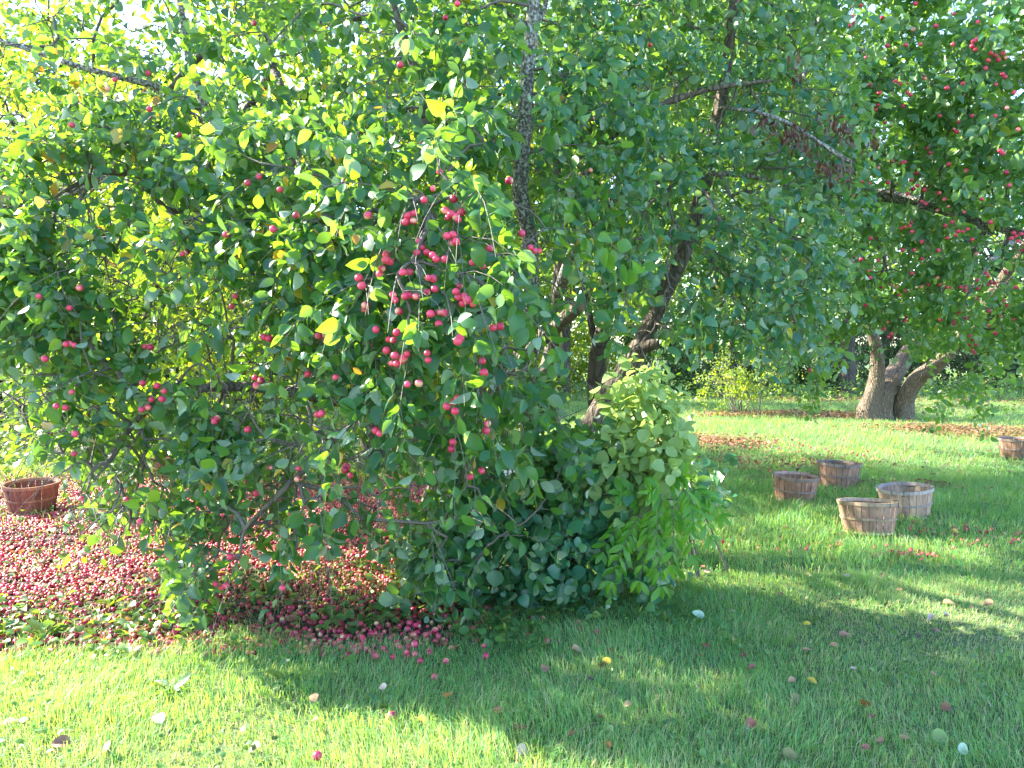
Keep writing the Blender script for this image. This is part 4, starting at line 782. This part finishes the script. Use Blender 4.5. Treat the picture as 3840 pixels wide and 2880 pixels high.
def tall_weeds():                                       # rough growth left, behind the basket, and along the thicket
    n = 16000; x = R.uniform(-11, 0, n); y = R.uniform(8.8, 15, n); k = (x > -.75 * y - .5) & (R.random(n) < .35 + .65 * vnoise(x, y, 1.5, 4)); x, y = x[k], y[k]
    x2 = R.uniform(-6, 18, 9000); y2 = R.uniform(20, 25, 9000); x = np.r_[x, x2]; y = np.r_[y, y2]; n = len(x); a = R.uniform(0, 6.28, n); h = R.uniform(0, 1, n) * (.25 + .35 * vnoise(x, y, .9, 2))
    D = dict(pos=np.stack([x, y, .03 + h], 1), d=np.stack([np.cos(a), np.sin(a), R.normal(.3, .5, n)], 1), n=np.array([0, -.2, 1.]) + R.normal(0, .5, (n, 3)), size=R.uniform(.05, .13, n), v=R.random(n))
    link('undergrowth', leaves_mesh('undergrowth', 'far', D, MAT['ground_leaf']), kind='stuff', label='rough leafy undergrowth at the edge of the orchard', cat='undergrowth')
tall_weeds()

# ---------------------------------------------------------------- fallen leaves in the lawn
C = dict(brown=(.20, .09, .045), dark=(.07, .03, .02), tan=(.36, .21, .11), pink=(.34, .17, .11), pale=(.50, .37, .28), orange=(.48, .19, .05), red=(.22, .08, .05), yellow=(.55, .42, .05), green=(.16, .25, .06), mint=(.36, .48, .34), olive=(.18, .17, .05), white=(.5, .47, .4))
CM = {}
def litter_leaf_mat(k):
    if k in CM: return CM[k]
    m = M('fallen_leaf_' + k); tc = m.n('TexCoord'); nz = m.noise(6, 4, vec=tc.outputs['Object']); n2 = m.noise(22, 3, vec=tc.outputs['Object']); c = C[k]
    col = m.mix(m.ramp(nz, [(.38, (0, 0, 0)), (.65, (1, 1, 1))]), c, tuple(q * .6 for q in c)); col = m.mix(m.ramp(n2, [(.62, (0, 0, 0)), (.68, (1, 1, 1))]), col, (.08, .04, .02))
    m.l(col, m.p.inputs['Base Color']); m.p.inputs['Roughness'].default_value = .55; m.bump(n2, .3, .02); CM[k] = m.m; return m.m
FL = [(237, 2828, 'brown', .10, 'large brown leaf lying flat in the bottom left corner grass'), (400, 2846, 'pink', .09, 'pinkish tan narrow leaf at the bottom left edge'), (596, 2730, 'white', .09, 'nearly white leaf shining in the sunlit grass'), (1178, 2649, 'tan', .06, 'tan leaf on the edge between sunlit and shaded grass'), (1180, 2740, 'brown', .06, 'crumpled brown leaf left of the lone red apple'),
      (960, 2845, 'olive', .07, 'dark curled leaf standing up at the bottom, left of centre'), (2507, 2247, 'tan', .075, 'round tan leaf in long shaded grass right of the feathery sapling'), (2160, 2467, 'tan', .085, 'round tan leaf with a long stem in the middle of the lawn'), (2250, 2525, 'pink', .07, 'pinkish curled leaf under a yellow green one'), (2272, 2508, 'yellow', .07, 'yellow green leaf propped on a curled pink one'),
      (2325, 2499, 'dark', .05, 'dark brown curled leaf right of the yellow green leaf'), (1766, 2435, 'dark', .06, 'dark maroon curled leaf in long grass below the tree foot'), (1679, 2643, 'orange', .07, 'orange brown leaf in the lawn, left of the pink apple'), (1578, 2736, 'yellow', .07, 'orange yellow leaf standing in grass beside the red apple'), (1946, 2768, 'brown', .095, 'large brown arched leaf near the bottom centre'), (1844, 2829, 'yellow', .065, 'bright yellow green round leaf at the bottom centre'),
      (1954, 2852, 'pale', .06, 'pale pinkish leaf at the bottom edge below the arched brown leaf'), (2139, 2794, 'red', .07, 'reddish brown leaf near the bottom, right of the arched brown leaf'), (2275, 2829, 'orange', .06, 'orange curled upright leaf at the bottom centre right'), (2356, 2678, 'tan', .045, 'small tan leaf at the edge of the sunny patch'), (1998, 2400, 'green', .07, 'green folded leaf caught on long grass'), (2044, 2536, 'pink', .06, 'dull pink leaf in the middle of the shaded lawn'), (2038, 2259, 'brown', .05, 'brown round leaf in the long grass at the shrub foot'),
      (2215, 2580, 'dark', .04, 'small dark leaf below the yellow green leaf'), (2252, 2724, 'brown', .05, 'small brown curled leaf above the orange upright leaf'), (2287, 2776, 'green', .05, 'greenish tan leaf between two brown ones near the bottom'), (1436, 2614, 'pale', .06, 'pale leaf on the border of sun and shade'), (2624, 2334, 'mint', .10, 'large pale green leaf lying in the shaded lawn'), (3162, 2409, 'pink', .085, 'smooth reddish pink leaf lying alone in the lawn'),
      (3550, 2285, 'tan', .08, 'tan leaf on the right half way down the lawn, left of two'), (3709, 2287, 'tan', .08, 'tan upright leaf on the right half way down, right of two'), (3240, 2672, 'orange', .09, 'bright orange brown leaf at the lower right'), (2982, 2655, 'olive', .08, 'dark olive brown leaf left of the bright orange brown one'), (3506, 2565, 'pink', .08, 'pinkish brown leaf curled over a dark spot of soil'), (3717, 2681, 'pale', .09, 'long pale pink leaf near the right edge'),
      (2624, 2490, 'orange', .055, 'orange leaf in the sunny patch'), (2786, 2490, 'red', .06, 'narrow red brown leaf standing right of the sunny patch'), (2820, 2753, 'red', .065, 'red brown torn leaf at the lower edge, right of centre'), (3393, 2808, 'tan', .06, 'tan orange pointed leaf near the bottom right'), (3295, 2820, 'pink', .06, 'pink grey leaf beside the tan pointed leaf'), (3607, 2852, 'mint', .085, 'pale mint green leaf at the bottom right'), (3529, 2800, 'green', .085, 'faded green leaf in grass above the mint one'),
      (2956, 2869, 'olive', .08, 'olive leaf cut by the bottom edge'), (3541, 2687, 'brown', .06, 'brown leaf left of the long pale pink one'), (3269, 2721, 'brown', .06, 'brown crumpled leaf just below the bright orange brown one'), (3509, 2392, 'red', .05, 'red brown leaf on the pale dry patch'), (3037, 2186, 'mint', .05, 'small blue white leaf in the shade below the baskets'), (3304, 2180, 'dark', .07, 'dark withered leaf below the nearest basket'), (3370, 2235, 'tan', .065, 'tan leaf below the dark withered one'),
      (2927, 2253, 'brown', .055, 'dull brown leaf in the lawn left below the baskets'), (2618, 2606, 'olive', .06, 'olive brown leaf in the sunny patch lower part'), (3445, 2412, 'dark', .045, 'small dark leaf left of the red brown one'), (3581, 2010, 'yellow', .07, 'yellow leaf standing among pink apples right of the baskets'), (3249, 2846, 'red', .05, 'dark red leaf at the bottom edge right'), (90, 2740, 'pale', .05, 'pale leaf in the sunlit grass at the left edge'), (30, 2745, 'tan', .06, 'tan leaf cut by the left edge'),
      (2925, 1888, 'mint', .06, 'pale leaf lying left of the leftmost basket'), (1100, 2348, 'brown', .09, 'big brown leaf among the apples at the edge of the grass'), (1690, 2460, 'tan', .05, 'tan leaf between two strayed pink apples'), (2810, 1850, 'pale', .07, 'pale leaf in the shaded grass left behind the baskets')]
for px, py, k, s, lb in FL:
    g = G(px, py); a = R.uniform(0, 6.28); tl = R.uniform(.1, .9)
    V, f3, f4, v = leaf_arrays('round', np.zeros((1, 3)), np.array([[math.cos(a), math.sin(a), R.normal(0, .25)]]), np.array([[R.normal(0, .35), -tl, 1.]]), np.array([s * .72]), np.array([.5]), wide=np.array([R.uniform(.65, 1.0)]))
    o = link('fallen_leaf', mesh('fallen_leaf', V - V[:12].mean(0), [f3, f4], litter_leaf_mat(k), True), label=lb, cat='leaf'); o.location = g + [0, 0, .046]
# anonymous small ones further back
for i in range(70):
    px, py = R.uniform(2600, 3840), 1700 + 900 * R.random() ** 2; k = random.choice(['tan', 'brown', 'pale', 'olive', 'yellow', 'red']); g = G(px, py)
    V, f3, f4, v = leaf_arrays('mid', np.zeros((1, 3)), R.normal(0, 1, (1, 3)) * [1, 1, .2], np.array([[0, -.4, 1.]]), np.array([R.uniform(.035, .06)]), np.array([.5]))
    o = link('fallen_leaf', mesh('fallen_leaf', V, [f3, f4], litter_leaf_mat(k), True), label='small dry leaf scattered in the lawn on the right', cat='leaf', group='small dry leaves scattered in the lawn'); o.location = g + [0, 0, .05]

# ---------------------------------------------------------------- baskets
def wood_mat(name, a, b, stain):
    m = M(name); tc = m.n('TexCoord'); oi = m.n('ObjectInfo'); mp = m.n('Mapping'); mp.inputs['Scale'].default_value = (14, 14, 1.6); m.l(tc.outputs['Object'], mp.inputs[0])
    ad = m.n('VectorMath', operation='ADD'); m.l(mp.outputs[0], ad.inputs[0]); m.l(oi.outputs['Random'], ad.inputs[1])
    n1 = m.noise(4, 6, vec=ad.outputs[0]); n2 = m.noise(9, 3, vec=tc.outputs['Object']); c = m.ramp(n1, [(.3, a), (.7, b)])
    c = m.mix(m.ramp(n2, [(.50, (0, 0, 0)), (.72, (.75, .75, .75))]), c, stain)
    v = m.ramp(oi.outputs['Random'], [(0, (.62, .6, .6)), (1, (1.12, 1.08, 1.05))]); c = m.mix(1.0, c, v, 'MULTIPLY')
    m.l(c, m.p.inputs['Base Color']); m.p.inputs['Roughness'].default_value = .75; m.bump(n1, .35, .004); return m.m
WM = [wood_mat('wood_red', (.28, .13, .09), (.46, .26, .18), (.13, .07, .06)), wood_mat('wood_dark', (.24, .13, .09), (.40, .25, .18), (.09, .06, .055)), wood_mat('wood_warm', (.30, .17, .12), (.46, .30, .22), (.17, .10, .08)), wood_mat('wood_pale', (.42, .26, .18), (.60, .43, .32), (.22, .15, .13)), wood_mat('wood_deep', (.15, .055, .035), (.29, .12, .075), (.10, .04, .03))]
wm = M('wire'); wm.p.inputs['Base Color'].default_value = (.05, .045, .045, 1); wm.p.inputs['Metallic'].default_value = .7; wm.p.inputs['Roughness'].default_value = .6
HOOP = [wood_mat('hoop_' + str(i), tuple(q * 1.15 for q in a), tuple(q * 1.2 for q in b), s) for i, (a, b, s) in enumerate([((.22, .15, .13), (.38, .28, .25), (.12, .09, .09)), ((.17, .12, .12), (.30, .24, .22), (.08, .07, .07)), ((.34, .24, .16), (.55, .42, .30), (.15, .11, .10)), ((.34, .28, .25), (.50, .43, .40), (.2, .17, .17)), ((.24, .12, .07), (.36, .2, .12), (.1, .05, .04))])]
def basket(i, px, py, dia, yaw, tx, ty, tone, label):
    p = BPOS[i]; root = thing('basket', label, 'basket', (p[0], p[1], gz(p[0], p[1]) + .01), 'wooden bushel baskets on the grass'); root.rotation_euler = (tx, ty, yaw); H = .262; rt = dia / 2; rb = rt * .80; NS = 24; th = .004
    rad = lambda z: rb + (rt - rb) * (z / H) ** .8
    zs = np.array([0, .06, .14, .21, H])
    for s in range(NS):
        a0 = 2 * math.pi * s / NS; hw = math.pi / NS * .91; top = H - (.004 if s % 2 else 0) - R.uniform(0, .004); prou = .0022 * (s % 2) + R.uniform(0, .0012); V = []
        for z in zs:
            z = z * top / H; r = rad(z) + prou
            for a in (-hw, 0, hw): V += [(math.cos(a0 + a) * r, math.sin(a0 + a) * r, z), (math.cos(a0 + a) * (r - th), math.sin(a0 + a) * (r - th), z)]
        f = []
        for k in range(4):
            b = k * 6; c = b + 6; f += [(b, b + 2, c + 2, c), (b + 2, b + 4, c + 4, c + 2), (b + 1, c + 1, c + 3, b + 3), (b + 3, c + 3, c + 5, b + 5), (b, c, c + 1, b + 1), (b + 4, b + 5, c + 5, c + 4)]
        f += [(24, 26, 27, 25), (26, 28, 29, 27)]; link('stave', mesh('stave', V, [np.array(f)], WM[tone], False), root)
    def hoop(name, z0, z1, off, t, mat):
        n = 48; V = []
        for k in range(n):
            a = 2 * math.pi * k / n; ca, sa = math.cos(a), math.sin(a); wv = .0015 * math.sin(a * 3 + i)
            for z, o in ((z0, 0), (z1, 0), (z1, t), (z0, t)): r = rad(z) + off + o; V.append((ca * r, sa * r, z + wv))
        f = []
        for k in range(n):
            a, b = k * 4, ((k + 1) % n) * 4
            for j in range(4): f.append((a + j, a + (j + 1) % 4, b + (j + 1) % 4, b + j))
        return link(name, mesh(name, V, [np.array(f)], mat, False), root)
    hoop('top_hoop', H - .026, H + .003, .0042, .006, HOOP[tone]); hoop('inner_hoop', H - .024, H + .002, -.011, .0055, HOOP[tone]); hoop('middle_hoop', .118, .136, .0044, .005, HOOP[tone]); hoop('bottom_hoop', .004, .020, .0042, .004, HOOP[tone])
    n = 24; V = [(0, 0, .012)] + [(math.cos(2 * math.pi * k / n) * (rb - .008), math.sin(2 * math.pi * k / n) * (rb - .008), .012) for k in range(n)]
    link('bottom_board', mesh('bottom_board', V, [np.array([(0, 1 + k, 1 + (k + 1) % n) for k in range(n)])], WM[tone], False), root)
    for sgn in (0, math.pi):
        t = Tubes(); a = [sgn - .22, sgn - .22, sgn - .2, sgn, sgn + .2, sgn + .22, sgn + .22]; hz = [H - .04, H + .012, H + .02, H + .022, H + .02, H + .012, H - .04]; rr = [rt + .013, rt + .014, rt, rt - .02, rt, rt + .014, rt + .013]
        t.add(np.array([(math.cos(q) * r, math.sin(q) * r, z - (.055 if r < rt + .01 and i == 3 else 0)) for q, r, z in zip(a, rr, hz)]), np.full(7, .0022), 6); link('wire_handle', t.build('wire_handle', wm.m), root)
for i, b in enumerate(BASKETS): basket(i, *b)

# ---------------------------------------------------------------- white panel glimpsed behind the tree foot
def panel():
    g = G(1880, 1840); m = M('white_paint'); tc = m.n('TexCoord'); n = m.noise(5, 4, vec=tc.outputs['Object']); m.l(m.ramp(n, [(.3, (.62, .66, .66)), (.7, (.8, .82, .82))]), m.p.inputs['Base Color'])
    root = thing('white_panel', 'white board standing upright behind the shoots at the tree foot', 'board', tuple(g))
    def box(name, x0, x1, y0, y1, z0, z1):
        V = [(x, y, z) for z in (z0, z1) for x, y in ((x0, y0), (x1, y0), (x1, y1), (x0, y1))]; link(name, mesh(name, V, [np.array([(0, 1, 5, 4), (1, 2, 6, 5), (2, 3, 7, 6), (3, 0, 4, 7), (4, 5, 6, 7), (3, 2, 1, 0)])], m.m, False), root)
    for k in range(3): box('plank', -.24 + k * .16, -.085 + k * .16, 0, .02, .02, .46 - .01 * k)
    box('batten', -.24, .235, .021, .045, .3, .36); box('batten', -.24, .235, .021, .045, .08, .14)
panel()
